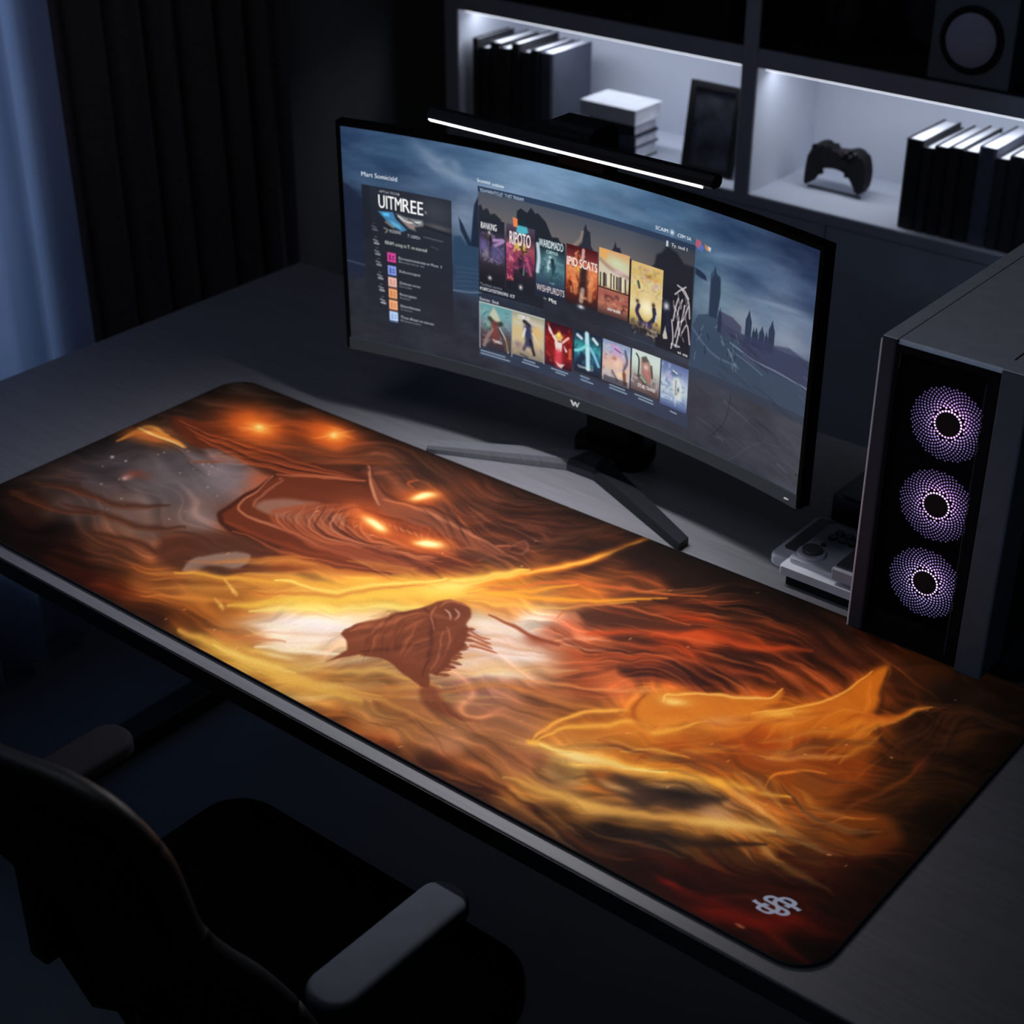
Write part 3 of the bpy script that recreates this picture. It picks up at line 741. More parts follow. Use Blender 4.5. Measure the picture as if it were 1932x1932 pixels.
# ---- gamepad standing up
gp = thing('gamepad', (-1.315, 2.52, zf), 'black gamepad propped upright in the right lit compartment', 'game controller')
OUT = [(-1.3696, 0.0544), (-1.3688, 0.0844), (-1.3638, 0.1168), (-1.3502, 0.1327), (-1.3339, 0.1359), (-1.3233, 0.1249), (-1.2948, 0.1278), (-1.2792, 0.1337), (-1.2642, 0.1274), (-1.2548, 0.108), (-1.2529, 0.084), (-1.2574, 0.0623), (-1.2671, 0.0573), (-1.2732, 0.0693), (-1.2882, 0.0883), (-1.3101, 0.0946), (-1.3357, 0.0903), (-1.3512, 0.0775), (-1.358, 0.0608)]
OUT = [(x, z+ (zf-0.05)+0.0015) for x, z in OUT]
b = nb()
sm = catmull(list(OUT)+[OUT[0]], 4)[:-1]
prism(b, [tuple(p) for p in sm], 2.487, 2.515, 'y', 0.006, 3)
gbody = obj('body', b, M['plastic_m'], gp, smooth=True)
for (sx, sz) in ((-1.348, 0.131), (-1.292, 0.111)):
    b = nb(); lathe(b, [(0.0045, -0.010), (0.0065, -0.011), (0.0065, -0.013), (0.004, -0.0125)], (sx, 2.487+0.004, sz), axis='y', n=20); lathe(b, [(0.003, -0.010), (0.003, 0.0)], (sx, 2.4905, sz), axis='y', n=12); obj('thumbstick', b, M['plastic'], gp, smooth=True)
for (sx, sz) in ((-1.283, 0.137), (-1.275, 0.131), (-1.283, 0.125), (-1.291, 0.131)):
    b = nb(); lathe(b, [(0.0028, 0.0), (0.0028, -0.003), (0.002, -0.004)], (sx, 2.487, sz), axis='y', n=14); obj('button', b, M['dgrey'], gp, smooth=True)
b = nb(); lathe(b, [(0.006, 0.0), (0.006, -0.0015), (0.005, -0.002)], (-1.3005, 2.487, 0.128), axis='y', n=20); obj('glowing_badge', b, M['redled'], gp, smooth=True)
b = nb(); box(b, -1.339, -1.325, 2.4865, 2.489, 0.107, 0.111, 0.0005); box(b, -1.334, -1.330, 2.4862, 2.489, 0.102, 0.116, 0.0005); obj('direction_pad', b, M['plastic'], gp)
b = nb(); tube(b, [(-1.366, 2.498, zf+0.003), (-1.262, 2.498, zf+0.003)], 0.0022, 8); obj('dark_bar', b, M['dgrey'], gp, smooth=True)  # thin dark bar along the shelf between the handles
# ---- dark upper row: speaker, vase, box
spk = thing('speaker', (-1.060, 2.47, ZU2), 'dark speaker with a grey round cone on the upper right shelf', 'speaker')
zz = ZU2+0.0015
b = nb(); box(b, -1.128, -0.992, 2.41, 2.53, zz, zz+0.20, 0.003); obj('cabinet', b, M['dgrey'] if False else M['rim'], spk)
b = nb(); lathe(b, [(0.052, 0), (0.052, -0.004), (0.048, -0.005), (0.044, -0.002)], (-1.060, 2.4105, 0.372), axis='y', n=40); obj('surround', b, M['plastic_m'], spk, smooth=True)
b = nb(); lathe(b, [(0.041, 0), (0.041, -0.003), (0.033, -0.0075), (0.018, -0.010), (0.004, -0.0105)], (-1.060, 2.4078, 0.372), axis='y', n=40); obj('cone', b, M['cone'], spk, smooth=True)
b = nb(); lathe(b, [(0.024, 0), (0.024, -0.004), (0.016, -0.006), (0.004, -0.006)], (-1.060, 2.4105, 0.462), axis='y', n=32); obj('tweeter', b, M['plastic_m'], spk, smooth=True)
vs_ = thing('vase', (-1.292, 2.47, ZU2), 'black rounded vase barely visible on the upper shelf left of the speaker', 'vase')
b = nb(); lathe(b, [(0.018, 0), (0.030, 0.012), (0.038, 0.04), (0.036, 0.07), (0.022, 0.10), (0.014, 0.12), (0.018, 0.14), (0.016, 0.14), (0.012, 0.12)], (-1.292, 2.47, zz), n=32); obj('vase_body', b, M['plastic_m'], vs_, smooth=True)
bx = thing('storage_box', (-1.57, 2.48, ZU2), 'black storage box on the upper left shelf at the top of the picture', 'box')
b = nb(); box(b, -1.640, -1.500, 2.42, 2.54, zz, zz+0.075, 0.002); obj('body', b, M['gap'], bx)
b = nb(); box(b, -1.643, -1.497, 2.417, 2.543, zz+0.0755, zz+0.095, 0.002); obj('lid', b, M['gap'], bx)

# ================================================================== CHAIR
CX = -0.985
ch = thing('office_chair', (CX, 0.85, FL), 'black office chair with grey arm pads pulled up to the desk front', 'chair')
BZs = [0.213, 0.211, 0.204, 0.193, 0.178, 0.15, 0.107, 0.065, 0.0126, -0.042, -0.103, -0.147, -0.19, -0.225, -0.25, -0.262]
BYs = [0.546, 0.547, 0.550, 0.555, 0.561, 0.572, 0.582, 0.593, 0.620, 0.656, 0.688, 0.704, 0.712, 0.712, 0.708, 0.704]
BWs = [0.0, 0.110, 0.144, 0.162, 0.172, 0.179, 0.180, 0.177, 0.172, 0.174, 0.180, 0.182, 0.176, 0.152, 0.125, 0.07]
CUR = 0.022
def back_surface(off, inset):
    rows = []
    for y, z, w in zip(BYs, BZs, BWs):
        w = max(0.0, w-inset); row = []
        for j in range(25):
            u = -1+2*j/24; row.append((CX+w*u, y-CUR+CUR*(abs(u)**2.2)*min(1, w/0.15)-off, z))
        rows.append(row)
    return rows
b = nb(); A = grid_surface(b, back_surface(-0.006, 0.004)); B = grid_surface(b, back_surface(0.026, 0.010))
for i in range(len(A)-1):
    b.faces.new((A[i][0], A[i+1][0], B[i+1][0], B[i][0])); b.faces.new((A[i][-1], B[i][-1], B[i+1][-1], A[i+1][-1]))
for j in range(24):
    b.faces.new((A[-1][j], A[-1][j+1], B[-1][j+1], B[-1][j]))
bmesh.ops.remove_doubles(b, verts=b.verts[:], dist=0.0005)
obj('backrest', b, M['fabric'], ch, smooth='all')
edge = [(CX+w, y-CUR+CUR*min(1, w/0.15)-0.008, z) for y, z, w in list(zip(BYs, BZs, BWs))[1:]]
edgeL = [(2*CX-p[0], p[1], p[2]) for p in edge][::-1]
mid = [(CX+u*0.075, BYs[0]-CUR-0.008+CUR*0.2*abs(u), 0.2125) for u in (-0.6, 0, 0.6)]
b = nb(); tube(b, [tuple(p) for p in catmull(edgeL+mid+edge, 6)], 0.0125, 12); obj('back_frame', b, M['leather'], ch, smooth='all')
def pad(b, x0, x1, y0, y1, r, z0, z1, rd, n=5, arc=10):
    """cushion: outline stacked with rounded upper and lower edges"""
    lv = [(z0+rd-rd*math.cos(PI/2*k/n), rd-rd*math.sin(PI/2*k/n)) for k in range(n+1)]
    lv = [(z0+rd*(1-math.cos(PI/2*k/n)), rd*(1-math.sin(PI/2*k/n))) for k in range(n+1)]+[(z1-rd*(1-math.sin(PI/2*k/n)), rd*(1-math.cos(PI/2*k/n))) for k in range(n+1)]
    rings = [[b.verts.new((p[0], p[1], z)) for p in rrect(x0+i, x1-i, y0+i, y1-i, max(r-i, 0.001), arc)] for z, i in lv]
    m = len(rings[0])
    for k in range(len(rings)-1):
        for j in range(m): b.faces.new((rings[k][j], rings[k][(j+1) % m], rings[k+1][(j+1) % m], rings[k+1][j]))
    b.faces.new(rings[0][::-1]); b.faces.new(rings[-1])
    return b
b = nb(); pad(b, CX-0.262, CX+0.215, 0.715, 1.005, 0.06, -0.335, -0.272, 0.02); obj('seat', b, M['fabric'], ch, smooth='all')
b = nb(); prism(b, [tuple(p) for p in rrect(CX-0.15, CX+0.14, 0.76, 0.95, 0.03, 5)], -0.36, -0.335, 'z', 0.004); obj('seat_plate', b, M['plastic'], ch)
b = nb(); tube(b, [(CX, 0.80, -0.350), (CX, 0.72, -0.348), (CX, 0.668, -0.31), (CX, 0.665, -0.20)], [0.03, 0.03, 0.026, 0.02], 12); obj('back_bracket', b, M['plastic'], ch, smooth=True)
def armrest(xc, y0, y1, zt, mt, s, wd):
    b = nb(); pad(b, xc-wd, xc+wd, y0, y1, wd*0.9, zt-0.022, zt, 0.007); obj('arm_pad', b, mt, ch, smooth='all')
    b = nb(); box(b, xc-0.015, xc+0.015, (y0+y1)/2-0.055, (y0+y1)/2+0.015, zt-0.22, zt-0.0225, 0.005); tube(b, [(xc, (y0+y1)/2-0.02, zt-0.21), (xc-s*0.02, (y0+y1)/2-0.0, -0.345), (xc-s*0.09, (y0+y1)/2+0.04, -0.350)], 0.017, 10)
    obj('arm_post', b, M['leather'], ch, smooth=True)
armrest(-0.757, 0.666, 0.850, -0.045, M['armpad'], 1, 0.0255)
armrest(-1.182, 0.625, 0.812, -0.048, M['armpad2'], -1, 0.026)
b = nb(); lathe(b, [(0.022, -0.36), (0.022, -0.50), (0.014, -0.50), (0.014, FL+0.075), (0.028, FL+0.075), (0.03, FL+0.045)], (CX, 0.85, 0), n=24); obj('gas_lift', b, M['plastic'], ch, smooth=True)
for k in range(5):
    a = math.radians(90+72*k); c, s = math.cos(a), math.sin(a)
    b = nb(); tube(b, [(CX+0.02*c, 0.85+0.02*s, FL+0.062), (CX+0.14*c, 0.85+0.14*s, FL+0.058), (CX+0.25*c, 0.85+0.25*s, FL+0.045)], [0.020, 0.016, 0.011], 10); lg = obj('base_arm', b, M['plastic'], ch, smooth=True)
    b = nb()
    ax = Vector((-s, c, 0))
    lathe(b, [(0.012, -0.014), (0.022, -0.012), (0.022, -0.003), (0.012, -0.002), (0.012, 0.002), (0.022, 0.003), (0.022, 0.012), (0.012, 0.014)], (CX+0.25*c, 0.85+0.25*s, FL+0.0225), axis='z', n=20, rot=Matrix.Rotation(a, 3, 'Z')@Matrix.Rotation(PI/2, 3, 'X'))
    obj('caster', b, M['plastic_m'], lg, smooth=True)
# ================================================================== PICTURE ON THE MONITOR (a games library menu)
def screen_picture():
    W_, H_ = 1400, 600
    c = Canvas(W_, H_)
    yy, xx = np.mgrid[0:H_, 0:W_].astype(float)
    pts = [(0,0,34,52,82),(150,30,50,74,104),(350,20,66,92,122),(560,40,92,118,146),(760,40,84,112,140),(950,40,66,94,124),(1150,60,48,70,100),(1380,20,34,48,76),
           (60,110,52,76,104),(300,110,70,92,120),(370,180,100,116,138),(560,90,100,124,150),(1060,120,62,88,114),(1200,130,48,68,98),(1390,120,42,60,90),
           (1120,200,104,128,146),(1250,190,92,112,136),(1380,200,108,124,150),(1330,235,130,142,162),(1200,240,130,142,158),(10,200,28,36,58),(10,300,34,40,52),(10,450,36,40,48),(10,590,38,42,48),
           (360,300,48,72,96),(370,380,52,66,88),(360,450,40,44,56),(350,580,42,46,56),(700,450,38,42,52),(700,590,50,54,66),(1000,590,50,56,68),(1100,330,58,78,98),(1200,330,62,78,96),
           (1390,300,70,84,104),(1250,450,60,66,78),(1380,450,74,80,92),(1100,500,56,60,72),(1250,590,62,66,78),(1390,590,72,78,88)]
    num = np.zeros((H_, W_, 3)); den = np.zeros((H_, W_))
    for p in pts:
        w = 1/(((xx-p[0])**2+((yy-p[1])*1.3)**2)+900)**1.6
        num += w[..., None]*np.array(p[2:], float); den += w
    c.a = num/den[..., None]
    n1 = vnoise(H_, W_, 160, 50, 3, 5); n2 = vnoise(H_, W_, 60, 30, 4, 5)
    sky = np.clip((260-yy)/60, 0, 1)
    c.a *= (1+0.16*sky*np.exp(-((xx-620)/520)**2))[..., None]
    c.a += (sky*(n1-0.5)*70)[..., None]*np.array((0.9, 1, 1.05))
    c.a += ((1-sky)*(n2-0.5)*34)[..., None]
    for (x, y, rx, ry, a, o) in ((290,60,60,16,22,.22),(330,85,50,14,15,.25),(250,35,46,12,30,.18),(340,55,22,14,40,.25),(300,48,20,8,-20,.2),(275,72,26,8,30,.2),(480,105,120,12,8,.22),(1140,95,70,8,-12,.18),(1290,165,70,6,-5,.22),(820,60,160,14,4,.12)):
        c.blob(x, y, rx, ry, (190, 205, 220), o, ang=a)
    # land: left hills, fins and ruins between the panels
    c.poly([(0,150),(20,160),(48,180),(60,190),(60,420),(0,420)], (30, 38, 60), .8, 3)
    c.poly([(330,245),(350,240),(365,262),(400,262),(410,400),(330,400)], (44, 66, 92), .85, 3)
    c.poly([(345,190),(356,205),(386,262),(372,262),(350,225)], (30, 42, 64), .95, 1.5)
    c.poly([(380,262),(388,180),(392,150),(402,128),(408,120),(408,262)], (26, 38, 58), .95, 2)
    for k in range(6): c.stroke([(332, 330+k*13), (370, 326+k*12), (408, 322+k*12)], 3, (70, 90, 115), .8, .35)
    c.stroke([(325, 396), (370, 392), (410, 384)], 4, (120, 132, 150), .8, .6)
    c.stroke([(0, 372), (60, 378)], 5, (80, 92, 108), .8, .45)
    # right: ruined tower, ridge and distant towers
    c.poly([(1043,300),(1060,262),(1090,250),(1090,150),(1098,140),(1102,128),(1106,145),(1118,150),(1122,190),(1116,245),(1140,262),(1200,268),(1240,262),(1300,268),(1400,262),(1400,420),(1043,420)], (50, 68, 90), .85, 2)
    c.poly([(1092,255),(1092,165),(1100,150),(1100,132),(1108,150),(1119,155),(1120,200),(1114,255)], (34, 48, 70), .8, 2)
    c.poly([(1045,150),(1058,152),(1075,160),(1080,172),(1060,170),(1045,164)], (30, 42, 66), .9, 2)
    c.poly([(1118,232),(1160,236),(1188,250),(1188,285),(1118,290)], (58, 62, 88), .8, 2)
    for (tx, th, tw) in ((1208,48,9),(1276,46,9),(1124,26,5),(1248,22,8),(1232,14,6),(1262,14,5),(1224,12,4)):
        c.poly([(tx-tw, 285), (tx-tw, 262-th*.7), (tx-tw*.5, 258-th*.85), (tx, 250-th), (tx+tw*.5, 258-th*.85), (tx+tw, 262-th*.7), (tx+tw, 285)], (34, 48, 72), .92, 1.2)
    c.poly([(1190,268),(1240,262),(1285,262),(1330,252),(1370,262),(1400,272),(1400,330),(1190,330)], (52, 60, 88), .75, 3)
    c.stroke([(1045,300),(1090,335),(1130,350),(1180,350)], 5, (120, 140, 160), .8, .35)
    c.stroke([(1160,300),(1230,318),(1300,322),(1400,330)], 4, (150, 162, 180), .8, .5)
    rg = random.Random(4)
    for k in range(46):
        x = rg.uniform(1050, 1390); y = rg.uniform(270, 560); L = rg.uniform(20, 90)
        c.stroke([(x, y), (x+L*.5, y+L*.12+rg.uniform(-4, 4)), (x+L, y+L*.3)], rg.uniform(2, 6), rg.choice([(110,128,146),(30,38,52),(84,96,112),(40,50,66)]), .8, rg.uniform(.2, .5))
    for k in range(26):
        x = rg.uniform(1050, 1180); y = rg.uniform(255, 360)
        c.stroke([(x, y), (x+rg.uniform(-8, 14), y+rg.uniform(6, 26))], rg.uniform(2, 4), rg.choice([(130,150,168),(28,38,56),(96,114,134)]), .8, rg.uniform(.3, .6))
    c.stroke([(1120,560),(1160,500),(1172,430)], 3, (30, 34, 44), .8, .5); c.stroke([(1180,600),(1260,520),(1330,500)], 3, (96, 100, 112), .8, .3)
    # lower shade
    c.rect(0, 400, 1400, 600, (40, 44, 54), .35)
    # ---- left panel
    pa = np.clip((560-yy)/120, 0, 1)*((xx > 60) & (xx < 325) & (yy > 151))
    col = np.zeros((H_, W_, 3))+np.array((36, 39, 48)); c.a = c.a*(1-.88*pa[..., None])+col*.88*pa[..., None]
    c.blob(275, 190, 46, 34, (74, 76, 84), .55); c.blob(285, 232, 44, 7, (128, 126, 120), .45, ang=3); c.stroke([(235, 236), (320, 246)], 7, (24, 28, 34), .8, .6)
    c.rect(60, 151, 84, 300, (26, 30, 40), .35)
    c.text('Mart Somicisld', 62, 117, 12, (225, 232, 240), 104, bold=.012)
    c.text('AIPTUA TRCOIB', 112, 160, 6, (190, 195, 205), 60)
    c.text('UITM', 109, 172, 36, (250, 250, 250), 68, bold=.02); c.text('REE', 180, 172, 36, (250, 250, 250), 60, bold=.02); c.text('.', 203, 172, 36, (250, 250, 250))
    c.text('x', 244, 190, 12, (140, 140, 145))
    c.poly([(106,218),(150,214),(158,232),(190,256),(176,264),(140,250)], (70, 130, 175), .95, 2)
    c.poly([(118,220),(138,218),(140,228),(122,228)], (90, 190, 240), .9, 1.5); c.poly([(140,238),(168,246),(176,258),(150,252)], (110, 185, 220), .7, 2); c.stroke([(128,244),(150,256)], 5, (150, 140, 130), .6, .7)
    c.poly([(160,216),(190,222),(238,222),(240,236),(212,244),(216,254),(196,250),(172,232)], (150, 150, 155), .8, 3); c.stroke([(166,222),(192,234),(230,228)], 4, (225, 225, 225), .7, .8); c.stroke([(185,236),(212,246)], 4, (170, 120, 100), .7, .8); c.stroke([(196,226),(222,236)], 3, (60, 60, 66), .7, .8)
    c.stroke([(122,262),(132,266),(126,274)], 3, (150, 160, 140), .6, .7); c.text('MODERNE', 138, 264, 8, (200, 205, 210), 34); c.text('T UBPEA', 192, 268, 8, (180, 185, 195), 38)
    c.stroke([(240,266),(296,268)], 3, (90, 94, 104), .7, .8); c.stroke([(262,288),(282,292)], 3, (70, 74, 84), .7, .8)
    c.text('FENM ucteg te T. ve ananesd', 124, 298, 9, (200, 210, 205), 124, bold=.01)
    rows = [(329,(205,70,150),(60,20,60)),(366,(130,150,220),(40,60,120)),(399,(228,180,168),(190,130,120)),(432,(232,160,112),(180,110,70)),(465,(236,170,124),(190,110,70)),(498,(180,205,240),(120,150,210))]
    labs = [('Dernsastecneasoiun er Meoe  1', 128, 'Bouernca et'), ('Shelitooeracapncr', 64, ''), ('Ossilonton sonnes', 62, 'Eceresdlan'), ('Rtnnercgtpess', 50, 'Bonenlote'), ('Sthesctlstsnsns', 60, 'Cerndeestonce'), ('Thaae tlheaet ne tsansen', 100, 'Eteasoen')]
    for (y, a, d), (t1, w1, t2) in zip(rows, labs):
        c.rect(129, y, 154, y+26, a); c.rect(134, y+6, 139, y+22, d, .7); c.rect(143, y+8, 149, y+13, d, .7); c.rect(141, y+16, 150, y+20, d, .6)
        c.rect(129, y+26, 154, y+31, d, .5)
        c.text(t1, 163, y+7, 7, (190, 196, 204), w1, bold=.01)
        if t2: c.text(t2, 163, y+18, 5, (150, 155, 165), w1*.6)
    for y, s in ((262,.4),(300,.8),(330,.7),(360,.7),(398,.8),(432,.8),(468,.9)):
        x = 86+(y-262)*.08
        c.stroke([(x,y),(x+12,y+3)], 3, (150,155,162), .6, s); c.stroke([(x+3,y+9),(x+14,y+10)], 5, (170,175,182), .6, s); c.stroke([(x+5,y-8),(x+9,y-8)], 3, (110,115,122), .6, s*.7)
    # ---- big middle panel
    g = np.clip((yy-100)/283, 0, 1)
    m = ((xx > 403) & (xx < 1042) & (yy > 97) & (yy < 384)).astype(float)*np.where(yy > 340, np.clip((392-yy)/50, 0, 1)*.6+.4, 1)
    top = np.array((68, 76, 90)); midc = np.array((104, 98, 98)); bot = np.array((34, 38, 48))
    t = np.clip((yy-100)/80, 0, 1)[..., None]; u = np.clip((yy-190)/60, 0, 1)[..., None]
    colr = (top*(1-t)+midc*t)*(1-u)+bot*u
    colr = colr*(1-.25*np.clip((xx-850)/150, 0, 1)[..., None])
    c.a = c.a*(1-.93*m[..., None])+colr*.93*m[..., None]
    c.rect(403, 97, 1042, 112, (38, 56, 84), .75)
    c.text('Srucsnce', 402, 78, 9, (225, 232, 240), 38, bold=.015); c.text('cotisuae', 446, 81, 8, (220, 230, 235), 34, bold=.015)
    c.text('TDAMARATCUJT  THET TRIISAM', 410, 103, 8, (190, 205, 225), 128, bold=.01)
    c.poly([(404,190),(404,150),(412,144),(418,158),(430,150),(440,165),(452,160),(470,172),(480,190),(480,240),(404,240)], (30, 36, 46), .9, 2)
    c.poly([(516,190),(518,140),(530,130),(548,138),(560,122),(572,135),(580,132),(604,150),(622,185),(640,182),(652,200),(660,205),(660,260),(516,260)], (30, 36, 46), .95, 1.5)
    c.poly([(700,190),(712,176),(716,140),(721,126),(726,142),(734,145),(738,180),(750,195),(750,230),(700,230)], (36, 40, 52), .9, 1.5); c.stroke([(688,190),(706,170),(712,150)], 7, (170, 150, 130), .8, .5)
    c.poly([(795,185),(805,165),(809,150),(814,165),(822,162),(828,175),(840,186)], (30, 34, 50), .9, 1.5)
    c.poly([(905,200),(925,175),(930,150),(945,140),(960,120),(990,130),(1010,150),(1042,150),(1042,384),(940,384)], (26, 30, 40), .85, 4)
    c.text('SCAIM', 924, 80, 9, (220, 228, 236), 36, bold=.02); c.blob(972, 84, 6, 6, (225, 232, 240), .95); c.text('.CEM SA', 986, 82, 8, (220, 228, 236), 42, bold=.02)
    c.poly([(1042,80),(1056,82),(1060,94),(1050,102),(1040,96)], (200, 90, 110), .8, 2); c.poly([(1056,88),(1070,94),(1060,106),(1046,104)], (90, 110, 190), .7, 2); c.poly([(1066,86),(1074,88),(1080,98),(1072,100)], (220, 130, 60), .85, 1.5); c.poly([(1076,88),(1086,90),(1084,100),(1078,98)], (225, 220, 210), .85, 1.5)
    c.rect(957, 108, 963, 122, (205, 212, 220), .9); c.text('Ty. tied 1', 972, 110, 8, (200, 206, 214), 46, bold=.02)
    # ---- poster helpers
    def poster(x0, y0, x1, y1, stops):
        n = len(stops)
        for i in range(n-1):
            c.rect(x0, y0+(y1-y0)*i/(n-1), x1, y0+(y1-y0)*(i+1)/(n-1)+.6, stops[i], 1, stops[i+1])
    def grain(x0, y0, x1, y1, seed, k=60, cols=((0,0,0),(255,255,255)), op=.25, sz=(2, 7)):
        r = random.Random(seed)
        for _ in range(k):
            x = r.uniform(x0+2, x1-8); y = r.uniform(y0+2, y1-8); a = r.uniform(0, 6.28); L = r.uniform(3, 14)
            x2 = min(max(x+L*math.cos(a), x0+1), x1-2); y2 = min(max(y+L*math.sin(a), y0+1), y1-2)
            c.stroke([(x, y), (x2, y2)], r.uniform(*sz), r.choice(cols), .8, op)
    # row one
    poster(407, 178, 482, 360, [(36,40,52),(40,40,52),(70,62,92),(84,78,110),(48,44,54),(32,32,40),(28,30,38)])
    grain(407, 215, 482, 300, 1, 40, ((120,105,160),(60,55,70),(30,28,34),(150,140,175)), .5)
    c.stroke([(438,222),(440,250),(436,275)], 7, (34, 26, 26), .6, .9); c.stroke([(450,232),(478,228),(452,246)], 8, (190, 150, 200), .6, .8); c.blob(432, 222, 7, 10, (90, 76, 66), .8); c.blob(436, 214, 3, 5, (220, 215, 215), .9)
    c.blob(428, 272, 10, 14, (160, 155, 165), .6); c.blob(450, 262, 14, 18, (84, 80, 130), .7); c.blob(418, 250, 9, 16, (120, 105, 170), .6)
    c.text('RANKING', 412, 190, 17, (235, 238, 242), 46, bold=.03); c.blob(437, 337, 5, 5, (210, 212, 216), .95)
    poster(487, 178, 572, 352, [(80,70,90),(60,44,60),(150,80,90),(140,50,80),(60,40,56),(34,34,44),(28,32,42)])
    c.rect(487, 230, 508, 330, (178, 92, 132), .8, (120, 40, 50)); grain(487, 225, 510, 335, 2, 24, ((230,120,180),(120,30,90),(240,150,140)), .5)
    c.poly([(506,158),(520,160),(520,182),(508,182)], (235, 130, 80), 1, 1); c.poly([(520,176),(548,176),(552,190),(532,200),(516,194)], (80, 180, 195), .95, 2); c.rect(524, 160, 546, 172, (20, 50, 52), .8)
    grain(508, 218, 560, 250, 5, 26, ((205,175,90),(40,30,24),(225,190,110)), .7)
    c.text('RIPOTO', 497, 196, 34, (245, 235, 235), 62, bold=.03)
    c.stroke([(530,262),(536,300)], 16, (26, 30, 36), .6, .9); c.stroke([(546,255),(560,300)], 8, (190, 90, 120), .7, .7); c.stroke([(540,275),(538,305)], 4, (120, 150, 140), .6, .7)
    grain(510, 250, 572, 310, 6, 26, ((150,60,110),(70,40,80),(190,110,130)), .45); c.blob(530, 341, 5, 6, (215, 215, 218), .95)
    poster(576, 194, 662, 345, [(24,34,48),(30,50,60),(56,90,100),(80,120,130),(56,86,100),(44,56,82),(30,38,54)])
    c.stroke([(580,212),(584,250),(580,285)], 9, (200, 215, 225), .6, .9); c.blob(620, 248, 18, 22, (140, 180, 185), .8); c.stroke([(618,240),(612,275)], 8, (210, 235, 235), .6, .8); c.stroke([(624,245),(630,280)], 10, (22, 40, 54), .6, .9)
    grain(590, 235, 660, 320, 7, 34, ((30,60,70),(120,165,170),(50,60,100),(40,80,90)), .45)
    c.text('WARDMADD', 584, 196, 20, (225, 238, 240), 72, bold=.03); c.text('CORMNIB', 606, 222, 8, (190, 220, 220), 34, bold=.02)
    c.text('WISHPURDTS', 578, 318, 17, (225, 210, 205), 84, bold=.01); c.stroke([(600,352),(606,353)], 4, (150, 150, 155), .6, .7); c.text('Myg', 616, 348, 9, (235, 235, 235), 22, bold=.03)
    poster(666, 190, 760, 345, [(70,24,30),(110,44,48),(215,130,90),(205,110,70),(150,60,36),(80,34,30),(40,32,40)])
    grain(666, 195, 760, 330, 8, 80, ((240,160,100),(90,26,22),(225,110,60),(50,24,26),(250,190,130)), .5)
    c.stroke([(716,196),(714,220)], 8, (225, 190, 180), .6, .8); c.stroke([(718,250),(716,300)], 22, (30, 24, 32), .6, .85); c.stroke([(716,300),(712,330)], 12, (205, 180, 160), .6, .7); c.stroke([(688,258),(694,310)], 14, (236, 150, 96), .7, .6); c.stroke([(742,262),(738,320)], 14, (236, 160, 110), .7, .6); c.blob(700, 250, 6, 8, (240, 190, 70), .7)
    c.text('IPID SCATS', 668, 222, 22, (250, 232, 228), 90, bold=.03); c.blob(712, 346, 9, 5, (230, 235, 240), .9)
    poster(763, 176, 853, 345, [(214,160,110),(200,190,150),(206,196,176),(205,190,140),(130,76,62),(180,110,90),(70,50,50)])
    c.rect(763, 176, 853, 190, (100, 96, 100), .0); c.poly([(763,176),(790,176),(786,204),(765,200)], (225, 165, 90), .8, 2); c.blob(820, 205, 26, 13, (200, 214, 180), .8, ang=15); c.stroke([(766,205),(800,222),(850,232)], 10, (150, 110, 100), .8, .6); c.blob(822, 226, 18, 6, (226, 196, 206), .6)
    r = random.Random(12)
    for k in range(18):
        x = 768+k*4.4+r.uniform(-1, 1); c.stroke([(x, 238+r.uniform(-3, 4)), (x+1, 272+r.uniform(-3, 3))], 3.4, r.choice([(230,226,205),(40,36,50),(90,80,90),(210,200,160),(60,50,44)]), .6, .9)
    c.rect(763, 275, 853, 279, (70, 30, 30), .9); c.poly([(763,280),(853,280),(853,310),(763,305)], (170, 96, 84), .8, 2); grain(763, 285, 853, 335, 13, 40, ((215,150,125),(120,60,60),(60,36,40),(190,140,110)), .45)
    c.text('sereon', 792, 322, 10, (225, 225, 228), 38, bold=.03)
    c.rect(853, 182, 858, 335, (40, 22, 22), .95)
    poster(859, 184, 953, 348, [(216,180,120),(206,180,104),(214,196,140),(216,190,130),(222,206,160),(205,180,110),(90,80,64)])
    grain(859, 188, 953, 270, 14, 90, ((206,150,90),(200,200,120),(226,216,170),(190,150,170),(150,130,80)), .4)
    c.blob(908, 292, 18, 22, (250, 240, 205), .8); c.stroke([(884,292),(880,310),(894,330)], 10, (40, 32, 66), .5, .9); c.stroke([(930,290),(932,312),(916,334)], 11, (26, 28, 48), .5, .9); c.blob(880, 282, 5, 5, (50, 34, 28), .95); c.blob(928, 280, 5, 6, (34, 24, 24), .95); c.stroke([(892,336),(920,336)], 14, (60, 54, 110), .5, .85); c.stroke([(938,304),(936,318)], 4, (190, 210, 240), .5, .8)
    c.stroke([(880,232),(884,246)], 6, (40, 44, 50), .6, .8); c.blob(910, 212, 10, 5, (130, 80, 50), .6); c.blob(932, 216, 8, 6, (220, 140, 90), .6)
    grain(862, 325, 950, 372, 15, 50, ((60,50,50),(120,100,84),(200,180,160),(36,34,44)), .5)
    c.poly([(959,348),(966,320),(974,352),(962,356)], (205, 198, 190), .9, 1.2); c.blob(966, 270, 8, 10, (225, 228, 235), .85); c.stroke([(970,285),(974,330)], 12, (30, 36, 62), .6, .9)
    rr = random.Random(16)
